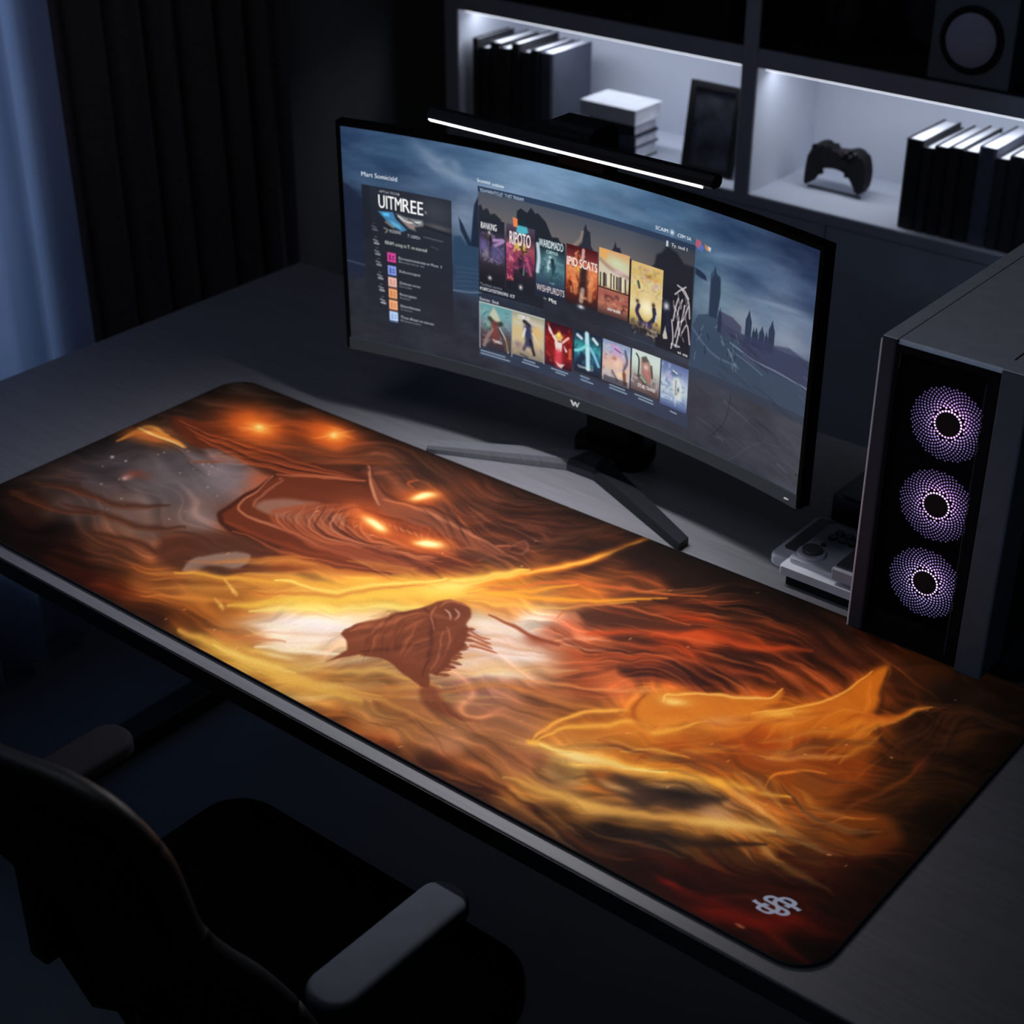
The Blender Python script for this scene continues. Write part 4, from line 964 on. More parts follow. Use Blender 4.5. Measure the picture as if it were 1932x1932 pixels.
    for (a_, b_, e_) in (((990,232),(1012,214),(1030,232)),((1010,215),(1030,240),(1036,280)),((988,262),(1004,290),(996,340)),((1012,240),(1000,280),(1008,330)),((1020,252),(1012,300),(1000,360)),((1030,252),(1018,288),(1004,300)),((1016,322),(1030,300),(1040,345)),((984,300),(990,345),(986,372)),((1000,240),(994,262),(988,300)),((996,208),(1010,212),(1020,206))):
        c.stroke([a_, b_, e_], 3.6, (214, 205, 208), .6, .78)
    for k in range(26):
        x = rr.uniform(985, 1032); y = rr.uniform(225, 345); c.stroke([(x, y), (x+rr.uniform(-5, 5), y+rr.uniform(8, 24))], 2.6, rr.choice([(170,160,166),(24,20,26),(120,104,110)]), .6, .6)
    c.text('rige', 986, 357, 7, (230, 232, 236), 26, bold=.03); c.text('vi os', 1006, 372, 8, (225, 228, 232), 30, bold=.03)
    c.rect(404, 352, 600, 384, (28, 32, 42), .75)
    c.text('Tenlttes aotme', 408, 356, 7, (150, 155, 168), 66); c.text('POIITCATESTBROTIG  ICT', 408, 368, 8, (225, 228, 235), 104, bold=.02)
    c.rect(403, 386, 1042, 410, (36, 40, 50), .5)
    c.text('Snoinec  Stnsi', 406, 397, 8, (205, 210, 220), 56, bold=.015)
    # ---- row two
    c.rect(403, 530, 1048, 566, (50, 66, 92), .55)
    poster(406, 411, 503, 540, [(96,150,155),(110,160,165),(110,130,140),(84,76,84),(70,52,56),(44,50,64)])
    grain(408, 414, 501, 530, 21, 50, ((130,175,180),(70,100,110),(60,50,54),(150,170,165)), .3)
    c.poly([(448,414),(458,430),(468,448),(462,462),(438,462),(432,446)], (200, 196, 170), .85, 3); c.stroke([(436,450),(452,462),(470,458)], 12, (40, 52, 42), .6, .9); c.stroke([(450,466),(452,505)], 22, (120, 60, 56), .7, .85)
    c.stroke([(442,480),(428,505),(418,530)], 10, (150, 120, 118), .6, .85); c.stroke([(462,475),(478,505),(486,530)], 7, (90, 60, 60), .6, .85); c.stroke([(466,470),(484,500),(492,535)], 2.5, (210, 215, 210), .5, .8); c.stroke([(424,470),(436,480)], 8, (34, 70, 60), .6, .8); c.blob(430, 470, 8, 9, (160, 210, 190), .6); c.rect(484, 500, 502, 532, (96, 86, 60), .5)
    c.text('TRANISU', 444, 508, 8, (235, 235, 235), 28, bold=.02)
    poster(505, 411, 601, 532, [(150,150,130),(190,190,170),(205,180,130),(200,180,140),(170,150,130),(130,124,110)])
    grain(507, 414, 600, 528, 22, 60, ((220,200,150),(230,170,100),(160,150,140),(190,190,120),(120,100,110)), .35)
    c.blob(580, 448, 12, 14, (222, 175, 110), .8); c.blob(556, 432, 26, 8, (210, 195, 205), .5)
    c.stroke([(542,432),(556,440)], 11, (30, 32, 34), .6, .9); c.stroke([(552,452),(556,490)], 22, (44, 50, 84), .6, .95); c.stroke([(560,480),(572,518)], 8, (30, 32, 48), .6, .9); c.stroke([(544,452),(538,474)], 6, (230, 225, 235), .6, .8); c.stroke([(566,460),(580,478)], 5, (205, 200, 200), .6, .7); c.stroke([(550,490),(540,510)], 9, (60, 60, 90), .6, .8); c.blob(524, 500, 12, 8, (100, 96, 120), .5)
    c.text('OTIBOO', 522, 417, 10, (240, 232, 240), 34, bold=.02); c.stroke([(530,526),(552,530)], 4, (60, 56, 70), .6, .8)
    for x0, x1 in ((405,503),(503,602)):
        c.stroke([(x0,410),(x1,410)], 2.4, (200,205,205), .5, .9, smooth=False); c.stroke([(x0,410),(x0,541)], 2.2, (170,175,180), .5, .8, smooth=False)
    c.stroke([(602,410),(602,534)], 2.4, (185,190,185), .5, .8, smooth=False)
    poster(606, 412, 688, 532, [(50,20,34),(110,24,28),(140,30,28),(130,30,34),(120,30,36),(50,24,40)])
    grain(606, 414, 688, 528, 23, 60, ((180,50,40),(70,20,40),(200,80,50),(40,20,40)), .4)
    c.poly([(614,420),(622,430),(630,444),(624,446),(616,436)], (240, 215, 215), .95, 1.5); c.poly([(632,446),(650,432),(660,444),(654,458),(638,458)], (225, 190, 110), .9, 2); c.blob(646, 440, 4, 7, (255, 225, 110), .95)
    c.stroke([(630,448),(640,460)], 7, (245, 215, 215), .5, .9); c.stroke([(660,458),(676,442)], 6, (240, 190, 180), .5, .9); c.poly([(634,462),(658,460),(656,485),(646,492),(638,484)], (235, 230, 222), .9, 2); c.stroke([(646,492),(648,520)], 22, (220, 70, 84), .7, .85); c.poly([(662,465),(674,480),(668,484)], (225, 215, 240), .9, 1.5)
    c.poly([(638,516),(650,522),(666,518),(656,532),(646,528)], (225, 215, 205), .85, 1.5); c.rect(678, 470, 687, 500, (210, 110, 70), .7)
    poster(696, 411, 776, 524, [(22,36,58),(30,80,96),(60,150,160),(40,90,120),(34,56,84),(24,36,50)])
    grain(696, 420, 776, 510, 24, 50, ((90,190,195),(30,60,90),(50,130,140),(20,40,60)), .4)
    c.stroke([(732,414),(734,440),(736,470),(738,508)], 12, (195, 230, 236), .6, .95); c.stroke([(734,444),(712,462),(698,468)], 7, (130, 215, 220), .6, .9); c.stroke([(744,450),(758,470),(770,492)], 7, (140, 200, 225), .6, .85); c.stroke([(704,424),(716,430)], 8, (215, 220, 235), .6, .9); c.stroke([(752,422),(764,432)], 8, (225, 235, 235), .6, .9); c.stroke([(720,480),(706,505)], 16, (26, 38, 60), .7, .8); c.blob(708, 446, 12, 9, (60, 170, 165), .6)
    c.text('TCEKAPRASIE CT', 706, 506, 6, (225, 228, 230), 48, bold=.02)
    poster(782, 411, 866, 522, [(130,150,180),(160,175,200),(200,170,170),(215,180,160),(190,180,180),(110,110,124)])
    grain(782, 414, 866, 518, 25, 50, ((190,160,200),(230,190,170),(140,130,150),(210,205,215),(120,90,90)), .35)
    c.poly([(806,416),(830,418),(842,440),(836,452),(810,446)], (190, 150, 195), .8, 3); c.blob(826, 462, 13, 15, (240, 200, 180), .9); c.blob(818, 454, 7, 6, (170, 100, 70), .8); c.blob(800, 468, 8, 8, (232, 180, 150), .7); c.stroke([(850,425),(856,455),(846,480)], 6, (70, 80, 110), .6, .8); c.blob(836, 494, 12, 11, (240, 205, 170), .9); c.stroke([(848,488),(852,515)], 9, (110, 60, 36), .6, .85); c.stroke([(812,490),(828,512)], 6, (90, 70, 76), .6, .7); c.stroke([(818,428),(836,434)], 3, (90, 60, 120), .6, .8)
    c.rect(788, 508, 860, 522, (40, 42, 50), .55)
    poster(871, 410, 957, 518, [(196,208,205),(200,214,208),(190,200,190),(160,160,155),(130,116,118),(90,74,76)])
    grain(871, 470, 957, 515, 26, 36, ((110,100,106),(170,160,160),(80,66,70),(200,190,190)), .4)
    c.stroke([(884,420),(892,434),(892,480)], 4, (40, 52, 48), .5, .95); c.poly([(898,428),(910,420),(924,430),(934,458),(930,486),(914,490),(900,466)], (150, 110, 100), .9, 3); c.poly([(900,424),(914,418),(922,430),(904,438)], (80, 82, 76), .9, 2); c.blob(914, 448, 7, 8, (236, 210, 196), .8); c.stroke([(912,456),(924,474)], 6, (205, 110, 120), .6, .8); c.stroke([(930,440),(934,470)], 5, (60, 50, 50), .6, .8); c.stroke([(898,480),(920,500),(945,515)], 14, (86, 66, 68), .7, .75); c.stroke([(900,478),(914,488)], 4, (150, 200, 160), .6, .8)
    c.text('STUSI TRARSI', 892, 498, 9, (232, 228, 222), 52, bold=.02)
    poster(961, 411, 1043, 528, [(90,104,150),(120,136,176),(170,185,205),(180,195,205),(130,150,180),(70,84,130)])
    grain(961, 414, 1043, 524, 27, 60, ((205,215,230),(90,110,150),(150,170,195),(70,90,130)), .35)
    c.poly([(1000,446),(1016,440),(1026,470),(1024,500),(1006,504),(998,480)], (215, 220, 215), .8, 4); c.blob(1000, 434, 9, 7, (70, 92, 116), .9); c.stroke([(996,428),(1008,432)], 3, (225, 232, 236), .5, .8); c.blob(982, 446, 8, 10, (180, 165, 200), .7); c.stroke([(1006,452),(1006,480)], 4, (140, 130, 130), .6, .8); c.blob(1014, 474, 3, 6, (50, 66, 90), .9); c.blob(1008, 486, 4, 4, (90, 100, 110), .8)
    c.text('RECETIR CET', 964, 500, 10, (200, 210, 232), 56, bold=.01)
    for (x, y, w) in ((408,548,74),(408,556,88),(540,540,34),(536,548,50),(626,540,50),(640,547,28),(716,534,26),(718,544,36),(806,530,46),(806,538,52),(884,530,54),(896,538,44),(994,538,18)):
        c.stroke([(x, y), (x+w, y+1)], 3.0, (170, 190, 215), .6, .7, smooth=False)
    c.rect(716, 532, 740, 548, (90, 120, 150), .35)
    return c.a
BASE_PTS = [(460,735,38,30,26), (520,760,45,34,28), (350,790,52,38,32), (620,790,56,38,28), (300,820,70,45,30), (230,850,45,38,38), (330,880,78,70,72), (420,900,92,82,85), (300,940,85,72,70), (200,900,52,44,46), (100,920,45,35,32), (50,950,40,22,14), (150,960,62,50,48), (380,980,104,84,78), (250,1000,90,62,48), (0,1000,20,8,4), (60,1010,28,12,6), (-100,1000,16,8,4), (-60,950,20,10,6), (120,1060,45,16,6), (200,1040,80,45,30), (330,1040,105,60,40), (400,1060,110,85,75), (300,1100,140,75,35), (200,1120,60,22,8), (250,1160,80,36,12), (150,1100,36,10,4), (60,1050,22,8,3), (400,1110,190,120,50), (420,1150,150,85,30), (500,1120,200,120,50), (350,1180,130,65,22), (450,1220,160,90,35), (560,1190,220,200,195), (610,1190,225,210,220), (700,1130,214,160,60), (800,1110,210,150,55), (640,1230,210,170,130), (540,1270,190,150,70), (480,1290,150,90,30), (620,1290,150,100,45), (700,1330,150,95,45), (800,1350,130,80,50), (900,1490,54,18,5), (960,1380,125,80,55), (900,1300,130,85,70), (900,1250,200,160,150), (920,1210,220,190,190), (960,1250,225,185,170), (1000,1180,220,200,180), (950,1160,200,130,60), (1050,1200,180,90,60), (1100,1240,160,75,40), (1000,1280,200,130,90), (1100,1300,150,70,35), (900,1130,200,140,50), (960,1120,190,115,35), (1100,1110,150,80,30), (1200,1120,100,50,25), (1100,1060,60,28,15), (1250,1060,35,14,6), (1000,1000,60,28,18), (900,950,85,42,26), (1000,960,50,22,12), (800,900,66,38,27), (700,880,80,45,32), (650,850,66,42,32), (700,960,120,60,38), (600,960,130,75,55), (550,960,120,55,30), (500,920,125,60,35), (450,980,110,50,28), (560,1030,120,50,25), (700,1040,115,50,28), (850,1040,85,38,20), (950,1030,75,35,20), (1300,1120,50,22,10), (1400,1130,30,12,5), (1500,1150,22,9,4), (1200,1180,110,50,25), (1300,1190,130,45,15), (1300,1210,170,60,20), (1450,1210,110,40,12), (1400,1250,60,22,10), (1250,1250,140,50,20), (1350,1280,60,20,8), (1500,1230,55,20,8), (1600,1200,40,16,8), (1600,1250,70,28,10), (1500,1300,100,42,14), (1700,1290,60,28,12), (1800,1320,28,16,10), (1880,1350,20,12,8), (1900,1390,30,16,8), (1800,1400,50,26,12), (1850,1440,32,16,8), (1750,1350,45,22,10), (1100,1350,160,90,35), (1200,1370,200,120,40), (1300,1350,195,110,35), (1250,1340,200,120,45), (1400,1350,170,80,22), (1500,1340,175,90,25), (1600,1340,140,68,22), (1640,1300,140,62,20), (1550,1380,150,66,18), (1450,1400,140,55,12), (1350,1420,140,62,16), (1200,1420,190,120,40), (1080,1420,220,170,90), (1100,1440,225,180,90), (1250,1460,200,130,45), (1400,1490,170,95,30), (1500,1510,130,65,20), (1600,1480,100,42,12), (1600,1560,90,42,14), (1700,1500,55,28,10), (1750,1560,36,18,8), (1700,1600,40,20,8), (1650,1650,28,10,4), (1750,1480,40,22,10), (1000,1430,150,90,60), (1050,1480,120,85,55), (1150,1490,140,80,30), (1250,1500,70,45,35), (1300,1510,45,30,25), (1200,1540,120,80,40), (1350,1530,150,100,60), (1300,1560,150,95,40), (1400,1560,150,90,35), (1100,1530,150,100,45), (1000,1500,150,95,40), (1050,1540,80,42,13), (1150,1570,36,18,9), (1250,1590,35,22,18), (1350,1600,60,32,12), (1450,1590,110,60,20), (1500,1620,60,30,12), (1100,1600,38,8,4), (1200,1640,36,8,3), (1300,1660,45,10,5), (1400,1680,46,14,6), (1500,1700,44,10,3), (1550,1760,42,8,3), (1450,1750,75,12,4), (1350,1720,60,8,4), (1400,1760,30,5,3), (1520,1800,22,5,2), (1600,1720,28,9,5), (1300,1700,34,6,4), (1000,1540,44,14,5), (330,1205,100,46,14), (290,1180,60,24,8), (400,1245,185,120,42), (460,1275,205,155,70), (540,1300,185,130,58), (600,1320,165,110,52), (700,1345,168,115,64), (760,1385,155,100,56), (640,1365,125,66,24), (720,1412,95,42,14), (850,1400,150,100,70), (900,1440,120,68,38), (820,1455,60,22,6), (950,1440,130,80,50), (560,1265,215,175,110), (700,1120,226,170,66), (600,1150,230,180,80), (1150,1300,150,75,40), (1050,1320,165,95,55), (1500,1450,120,52,14), (1300,1420,150,72,20)]
# ================================================================== PICTURE PRINTED ON THE MAT (smoke, embers and fire)
MS = 0.8; MOX, MOY = -170, 700      # sketch units: s = (p - offset) * MS
def mat_picture():
    W_, H_ = int(2140*MS), int(1150*MS)
    c = Canvas(W_, H_)
    yy, xx = np.mgrid[0:H_, 0:W_].astype(float)
    def T(x, y): return ((x-MOX)*MS, (y-MOY)*MS)
    pts = BASE_PTS
    num = np.zeros((H_//4+1, W_//4+1, 3)); den = np.zeros((H_//4+1, W_//4+1)); y4, x4 = np.mgrid[0:H_//4+1, 0:W_//4+1]*4.0
    for (x, y, r, g, b) in pts:
        u, v = T(x, y); w = 1/(((x4-u)*.75)**2+((y4-v)*1.35)**2+220)**2
        num += w[..., None]*np.array((r, g, b), float); den += w
    c.a = bilerp(num/den[..., None], xx/4, yy/4)
    # flowing streaks: noise stretched along a gently bent grain
    wx = (vnoise(H_, W_, 240, 130, 11, 3)-.5)*190; wy = (vnoise(H_, W_, 240, 130, 12, 3)-.5)*150
    ang = math.radians(15); ca, sa = math.cos(ang), math.sin(ang)
    U = (xx+wx)*ca+(yy+wy)*sa; V = -(xx+wx)*sa+(yy+wy)*ca
    def sn(su, sv, seed):
        big = vnoise(700, 900, 1, 1, seed, 1)
        return bilerp(big, (U/su) % 880, ((V+900)/sv) % 680)
    f = 0.45*sn(170, 30, 1)+0.3*sn(80, 13, 2)+0.25*sn(40, 6, 3)
    c.a *= (0.62+0.80*f)[..., None]
    fil = (1-np.abs(2*sn(150, 17, 7)-1))**5*0.6+(1-np.abs(2*sn(90, 9, 8)-1))**6*0.5
    lum = c.a.mean(axis=2, keepdims=True)
    c.a += fil[..., None]*c.a*0.42+fil[..., None]*np.array((14, 6, 3))*np.clip(lum/60, 0, 1)
    dk = (1-np.abs(2*sn(190, 22, 9)-1))**4
    c.a *= (1-0.26*dk)[..., None]
    NA = vnoise(H_, W_, 120, 80, 31, 2)
    S = lambda p, w, col, soft=.8, op=1., mode='mix', taper=(.3, .3): c.stroke([T(*q) for q in p], w*MS, col, soft, op, mode, taper=taper)
    PL = lambda p, col, op=1., soft=3, smooth=True: c.poly([T(*q) for q in p], col, op, soft*MS, smooth=smooth)
    B = lambda x, y, rx, ry, col, op=1., ang=0, mode='mix', power=1.: c.blob(*T(x, y), rx*MS, ry*MS, col, op, mode, ang, power)
    rg = random.Random(21)
    def wisps(x0, y0, x1, y1, n, cols, L=(50, 150), w=(2, 6), op=(.15, .45), a=(0, 30), bend=.3):
        mid_ = math.radians((a[0]+a[1])/2); half = math.radians((a[1]-a[0])/2)+bend*.5
        for _ in range(int(n*1.5)):
            x = rg.uniform(x0, x1); y = rg.uniform(y0, y1); l = rg.uniform(*L)*1.15; p = [(x, y)]
            for k in range(7):
                u, v = T(x, y); q = NA[min(max(int(v), 0), H_-1), min(max(int(u), 0), W_-1)]
                t = mid_+half*(q-.5)*4.2
                x += l/7*math.cos(t); y += l/7*math.sin(t); p.append((x, y))
            ww = rg.uniform(*w)
            S(p, ww*1.5, rg.choice(cols), 1.0, rg.uniform(*op)*(.62 if ww < 5 else .7), taper=(.05, .05))
    # ---- upper left: grey smoke, dark branches, two glowing orbs
    wisps(150, 860, 420, 980, 30, [(110,100,104),(70,62,64),(96,84,84)], a=(5, 40), w=(6, 22), op=(.1, .3))
    B(300, 900, 120, 44, (92, 84, 88), .55, 14); B(420, 925, 70, 34, (112, 100, 102), .6, 10); B(250, 975, 110, 26, (104, 82, 76), .45, 6)
    PL([(330,790),(400,800),(470,835),(560,870),(660,890),(720,930),(690,960),(620,935),(560,920),(500,900),(460,870),(400,850),(350,835),(320,810)], (82, 42, 28), .9, 5)
    PL([(322,790),(380,800),(430,832),(520,853),(600,878),(690,900),(700,928),(640,914),(560,906),(525,900),(480,872),(420,852),(370,846),(345,830)], (96, 44, 28), .9, 4)
    for k in range(7): S([(340+k*6,800+k*5),(430,836+k*4),(520,862+k*5),(600,886+k*3),(690,912)], 3.2, [(190,92,52),(62,32,24),(160,74,42)][k%3], .9, .7)
    wisps(340, 800, 620, 880, 34, [(150,70,38),(46,26,20),(176,84,46),(100,48,30)], a=(10, 26), w=(2, 6), L=(60, 170), op=(.3, .6))
    S([(225,835),(260,820),(300,822),(350,848)], 9, (236, 150, 66), .9, .85); S([(235,830),(280,810),(320,826)], 6, (240, 170, 80), .9, .7); B(275, 826, 60, 14, (210, 110, 50), .65, 12); S([(262,812),(300,826),(345,848)], 3, (255, 220, 140), .8, .8)
    for (x, y, rr) in ((482, 808, 1.0), (625, 824, .86)):
        B(x-6, y-2, 74*rr, 36*rr, (196, 78, 32), .8, 12); B(x, y+2, 48*rr, 27*rr, (232, 112, 44), .8, 15); B(x+6, y+2, 20*rr, 10*rr, (252, 176, 80), .85, 10); B(x+4, y+2, 7*rr, 5*rr, (255, 236, 150), .95)
        for k in range(5): S([(x+rg.uniform(-40, 0), y+rg.uniform(-16, 14)), (x+rg.uniform(10, 50), y+rg.uniform(-8, 18))], 2, (255, 170, 90), .8, .3)
    B(236, 908, 5, 3, (205, 205, 215), .9); B(213, 869, 3, 2.5, (190, 190, 205), .9); B(258, 902, 24, 8, (130, 60, 44), .6); B(240, 907, 12, 6, (180, 120, 110), .6)
    for _ in range(26): B(rg.uniform(190, 420), rg.uniform(850, 1010), 1.6, 1.2, (205, 190, 190), rg.uniform(.3, .8))
    for p in (((60,915),(150,930),(230,955),(320,957)), ((120,950),(210,980),(280,998),(350,998)), ((20,930),(100,960),(180,975)), ((180,1010),(260,1030),(300,1045))):
        S(p, 13, (78, 42, 28), .9, .75); S([(a, b+5) for a, b in p], 4, (120, 62, 40), .9, .45)
    # ---- bent limb and ribbed arcs around a glowing maw
    PL([(300,1015),(360,1008),(430,1012),(520,1020),(560,1060),(520,1092),(420,1092),(350,1085),(300,1060)], (84, 44, 30), .8, 10)
    PL([(372,1052),(420,1046),(468,1049),(464,1070),(440,1078),(400,1072),(365,1088),(342,1078)], (134, 106, 94), .95, 3); B(400, 1080, 26, 10, (84, 54, 40), .8)
    PL([(524,903),(600,905),(700,930),(760,990),(830,1040),(900,1070),(760,1085),(640,1075),(560,1050),(480,1025),(430,1000),(414,975),(430,955),(480,925)], (110, 50, 30), .93, 3)
    PL([(500,950),(550,946),(610,958),(650,985),(640,1010),(590,1000),(540,985),(500,975),(482,962)], (138, 98, 82), .9, 4)
    S([(524,905),(470,935),(424,965),(418,980),(445,1008),(520,1035),(620,1065),(740,1086)], 9, (70, 34, 24), .7, .8); S([(518,906),(476,938),(450,962),(478,985),(560,1012),(640,1045),(720,1068)], 4, (190, 122, 92), .8, .65); S([(535,912),(490,945),(478,962)], 5, (170, 110, 90), .8, .5)
    PL([(530,1035),(640,1050),(760,1072),(900,1080),(860,1090),(720,1090),(600,1086),(520,1080)], (120, 54, 30), .8, 6)
    S([(524,903),(600,903),(690,912)], 4, (168, 96, 66), .8, .7); S([(440,1006),(520,1040),(640,1068),(760,1084)], 5, (176, 92, 58), .9, .6); S([(428,985),(470,1012),(560,1040),(700,1070)], 10, (140, 64, 38), .9, .6)
    for k in range(11):
        t = k/10; x0 = 520+115*t; 
        S([(x0+70, 953+6*t), (x0, 968+10*t), (x0-4+14*t, 988+8*t), (x0+60, 1028+4*t), (x0+150-10*t, 1058-4*t), (x0+260-60*t, 1078-14*t)], rg.uniform(5, 11), rg.choice([(132,62,38),(92,40,26),(150,74,48)]), .9, .8)
        S([(x0+74, 958+6*t), (x0+8, 972+10*t), (x0+6+14*t, 990+8*t), (x0+66, 1026+4*t), (x0+156-10*t, 1054-4*t), (x0+250-60*t, 1070-14*t)], 2.2, (206, 142, 110), .8, rg.uniform(.3, .7))
    for k in range(26):
        q = k/25; x0 = 560+q*330; y0 = 955+q*40; S([(x0, y0), (x0-18+q*20, y0+34), (x0+30, y0+66-q*20), (x0+110, y0+84-q*46)], rg.uniform(2, 5), rg.choice([(176,96,62),(78,34,22),(150,74,46),(214,140,104),(60,28,20)]), .9, .55)
    B(700, 985, 50, 28, (212, 110, 62), .75, 20); B(800, 1030, 44, 14, (220, 118, 50), .6, 8)
    PL([(680,955),(740,966),(820,1000),(870,1040),(840,1052),(780,1040),(720,1010),(690,985)], (128, 56, 32), .75, 6)
    wisps(650, 950, 960, 1060, 50, [(176,96,62),(84,36,22),(60,28,18),(205,130,92)], a=(15, 40), w=(2, 5), L=(40, 120), op=(.25, .6))
    PL([(693,878),(712,915),(745,945),(810,965),(880,1000),(960,1055),(900,1040),(830,1010),(760,985),(716,965),(702,930),(692,895)], (132, 72, 50), .95, 2); S([(694,884),(703,925),(716,956)], 4, (200, 132, 102), .8, .8); S([(725,944),(800,968),(880,1005),(950,1048)], 5, (190, 118, 86), .8, .7); S([(700,892),(722,930),(760,950),(830,968),(900,1008)], 4, (84, 42, 30), .8, .8)
    for k in range(12): S([(720+k*12, 985+k*4.5), (727+k*12, 994+k*4.5)], 3, (200, 140, 110), .7, .5)
    # smoky mane to the right
    wisps(760, 900, 1120, 1040, 120, [(122,70,48),(60,32,22),(34,20,14),(160,100,70),(90,46,30)], a=(-10, 45), w=(1.5, 5), L=(40, 150), op=(.2, .5), bend=.6)
    wisps(640, 830, 960, 930, 60, [(84,54,40),(50,32,26),(110,66,44)], a=(10, 35), w=(2, 6), L=(50, 140), op=(.2, .45), bend=.5)
    S([(955,1040),(985,1025),(995,1035),(980,1050),(962,1045)], 4, (130, 84, 66), .8, .6)
    for (x, y, rx, ry, a) in ((708, 994, 21, 8, 26), (808, 1029, 25, 6.5, 8), (798, 942, 21, 6, -6)):
        B(x, y, rx*2.2, ry*2.8, (226, 104, 42), .7, a); B(x, y, rx*1.25, ry*1.35, (252, 178, 92), .95, a, power=1.5); B(x, y, rx*.9, ry*.8, (255, 238, 176), .98, a, power=1.6)
    S([(780,925),(770,915),(790,912)], 3, (200, 90, 46), .8, .6)
    # ---- fire field in the middle
    wisps(260, 1060, 900, 1130, 60, [(232,150,64),(170,84,36),(250,186,90),(196,110,50)], a=(0, 22), w=(4, 12), L=(80, 220), op=(.2, .45), bend=.3)
    S([(330,1085),(480,1098),(640,1108),(780,1102),(880,1098)], 17, (226, 160, 62), .9, .85); S([(520,1098),(620,1118),(700,1112),(840,1096)], 9, (250, 222, 120), .9, .8)
    S([(430,1150),(560,1140),(700,1128),(850,1125),(900,1120)], 30, (232, 188, 72), .95, .8); S([(470,1158),(600,1152),(740,1150),(830,1146)], 16, (248, 226, 120), .95, .75); S([(480,1125),(640,1125),(800,1108)], 8, (176, 84, 40), .9, .6)
    S([(880,1118),(960,1093),(1080,1068),(1160,1042),(1222,1020)], 15, (226, 128, 40), .9, .95, taper=(.8, .5)); S([(860,1110),(960,1092),(1100,1062),(1210,1026)], 6, (252, 190, 84), .9, .75)
    S([(850,1100),(930,1092),(1000,1078)], 12, (252, 206, 96), .9, .8)
    S([(880,1126),(980,1112),(1080,1102),(1140,1108),(1220,1120),(1330,1126)], 8, (206, 100, 48), .9, .75); S([(900,1130),(1020,1118),(1090,1106)], 7, (236, 150, 50), .9, .8); S([(870,1118),(1000,1132),(1150,1138),(1260,1130)], 9, (240, 156, 44), .9, .85); S([(880,1138),(1020,1150),(1200,1142)], 6, (250, 190, 80), .9, .5)
    B(850, 1112, 46, 12, (255, 232, 130), .75, -4)
    # white hot patches
    B(585, 1188, 80, 18, (236, 226, 236), .95, 3, power=1.3); B(520, 1186, 50, 9, (240, 224, 190), .7, 4); B(690, 1172, 80, 14, (240, 214, 170), .75, -4); B(560, 1222, 60, 8, (240, 226, 214), .8, 4); B(500, 1240, 60, 7, (236, 196, 96), .7, 14); B(530, 1246, 34, 6, (250, 232, 180), .8, 12)
    B(920, 1182, 50, 18, (240, 224, 205), .9, 14); B(975, 1195, 46, 12, (238, 224, 214), .85, 14); B(930, 1228, 56, 18, (242, 228, 228), .9, 10); B(985, 1240, 50, 11, (244, 234, 230), .9, 8); B(900, 1266, 44, 14, (240, 214, 200), .8, 10); B(960, 1275, 60, 9, (240, 216, 180), .7, 14)
    wisps(380, 1190, 900, 1330, 80, [(236,190,110),(176,96,46),(246,214,150),(150,80,40),(214,150,70)], a=(2, 24), w=(3, 12), L=(70, 220), op=(.2, .5), bend=.3)
    S([(400,1215),(480,1250),(600,1268),(720,1272),(830,1300)], 12, (216, 168, 86), .9, .6); S([(470,1270),(600,1300),(720,1330),(830,1370)], 12, (206, 150, 70), .9, .5); B(615, 1300, 34, 8, (236, 214, 130), .6, 14)
    for (x, y, l) in ((425, 1105, 34), (405, 1140, 24), (440, 1120, 16), (415, 1150, 12)): S([(x, y-l*.3), (x+l*.4, y+l*.3), (x+l*.5, y+l*.6)], 7, (250, 206, 110), .9, .55)
    S([(340,1194),(420,1232),(500,1266),(580,1296),(680,1330)], 30, (214, 164, 70), .95, .75); S([(400,1222),(480,1254),(560,1276)], 12, (244, 214, 120), .95, .7)
    S([(480,1226),(560,1232),(640,1238)], 14, (248, 232, 200), .95, .75); S([(470,1262),(560,1282),(640,1302),(720,1322)], 12, (222, 176, 86), .95, .6); S([(400,1200),(470,1212),(540,1216)], 9, (170, 84, 40), .95, .6)
    B(600, 1192, 130, 34, (245, 228, 208), .5); B(740, 1128, 240, 22, (242, 190, 84), .4); B(480, 1262, 150, 26, (228, 178, 86), .5, 20); B(940, 1218, 90, 48, (238, 206, 180), .5); B(740, 1335, 200, 26, (184, 118, 62), .4, 20); B(350, 1120, 120, 26, (190, 110, 50), .35, 18)
    # cloaked silhouette against the glow
    CK = (118, 56, 32)
    PL([(800,1290),(822,1300),(842,1330),(872,1356),(905,1368),(850,1358),(812,1336),(790,1310)], CK, .7, 5)
    PL([(654,1216),(647,1205),(653,1194),(672,1184),(700,1176),(738,1166),(775,1155),(800,1146),(828,1137),(850,1135),(872,1141),(887,1154),(889,1168),(880,1182),(884,1196),(878,1214),(866,1234),(850,1246),(846,1264),(828,1280),(815,1276),(806,1300),(790,1300),(770,1278),(738,1258),(704,1246),(676,1238),(650,1243),(614,1252),(640,1238),(655,1229)], CK, .93, 2, smooth=False)
    S([(664,1198),(700,1186),(745,1175),(790,1160)], 12, (168, 96, 62), .9, .7); S([(660,1214),(700,1208),(750,1198),(796,1180)], 12, (146, 78, 48), .9, .6); S([(680,1232),(730,1230),(790,1222)], 12, (96, 44, 26), .9, .6); S([(800,1150),(816,1180),(812,1230),(800,1280)], 10, (92, 42, 26), .9, .7)
    S([(822,1146),(812,1168),(822,1196)], 4, (186, 120, 92), .9, .6); S([(838,1200),(826,1240),(816,1270)], 4, (172, 104, 76), .9, .5); S([(846,1186),(850,1210),(838,1240)], 3, (184, 116, 88), .9, .5); S([(786,1180),(772,1210),(756,1240)], 3, (164, 94, 64), .9, .5)
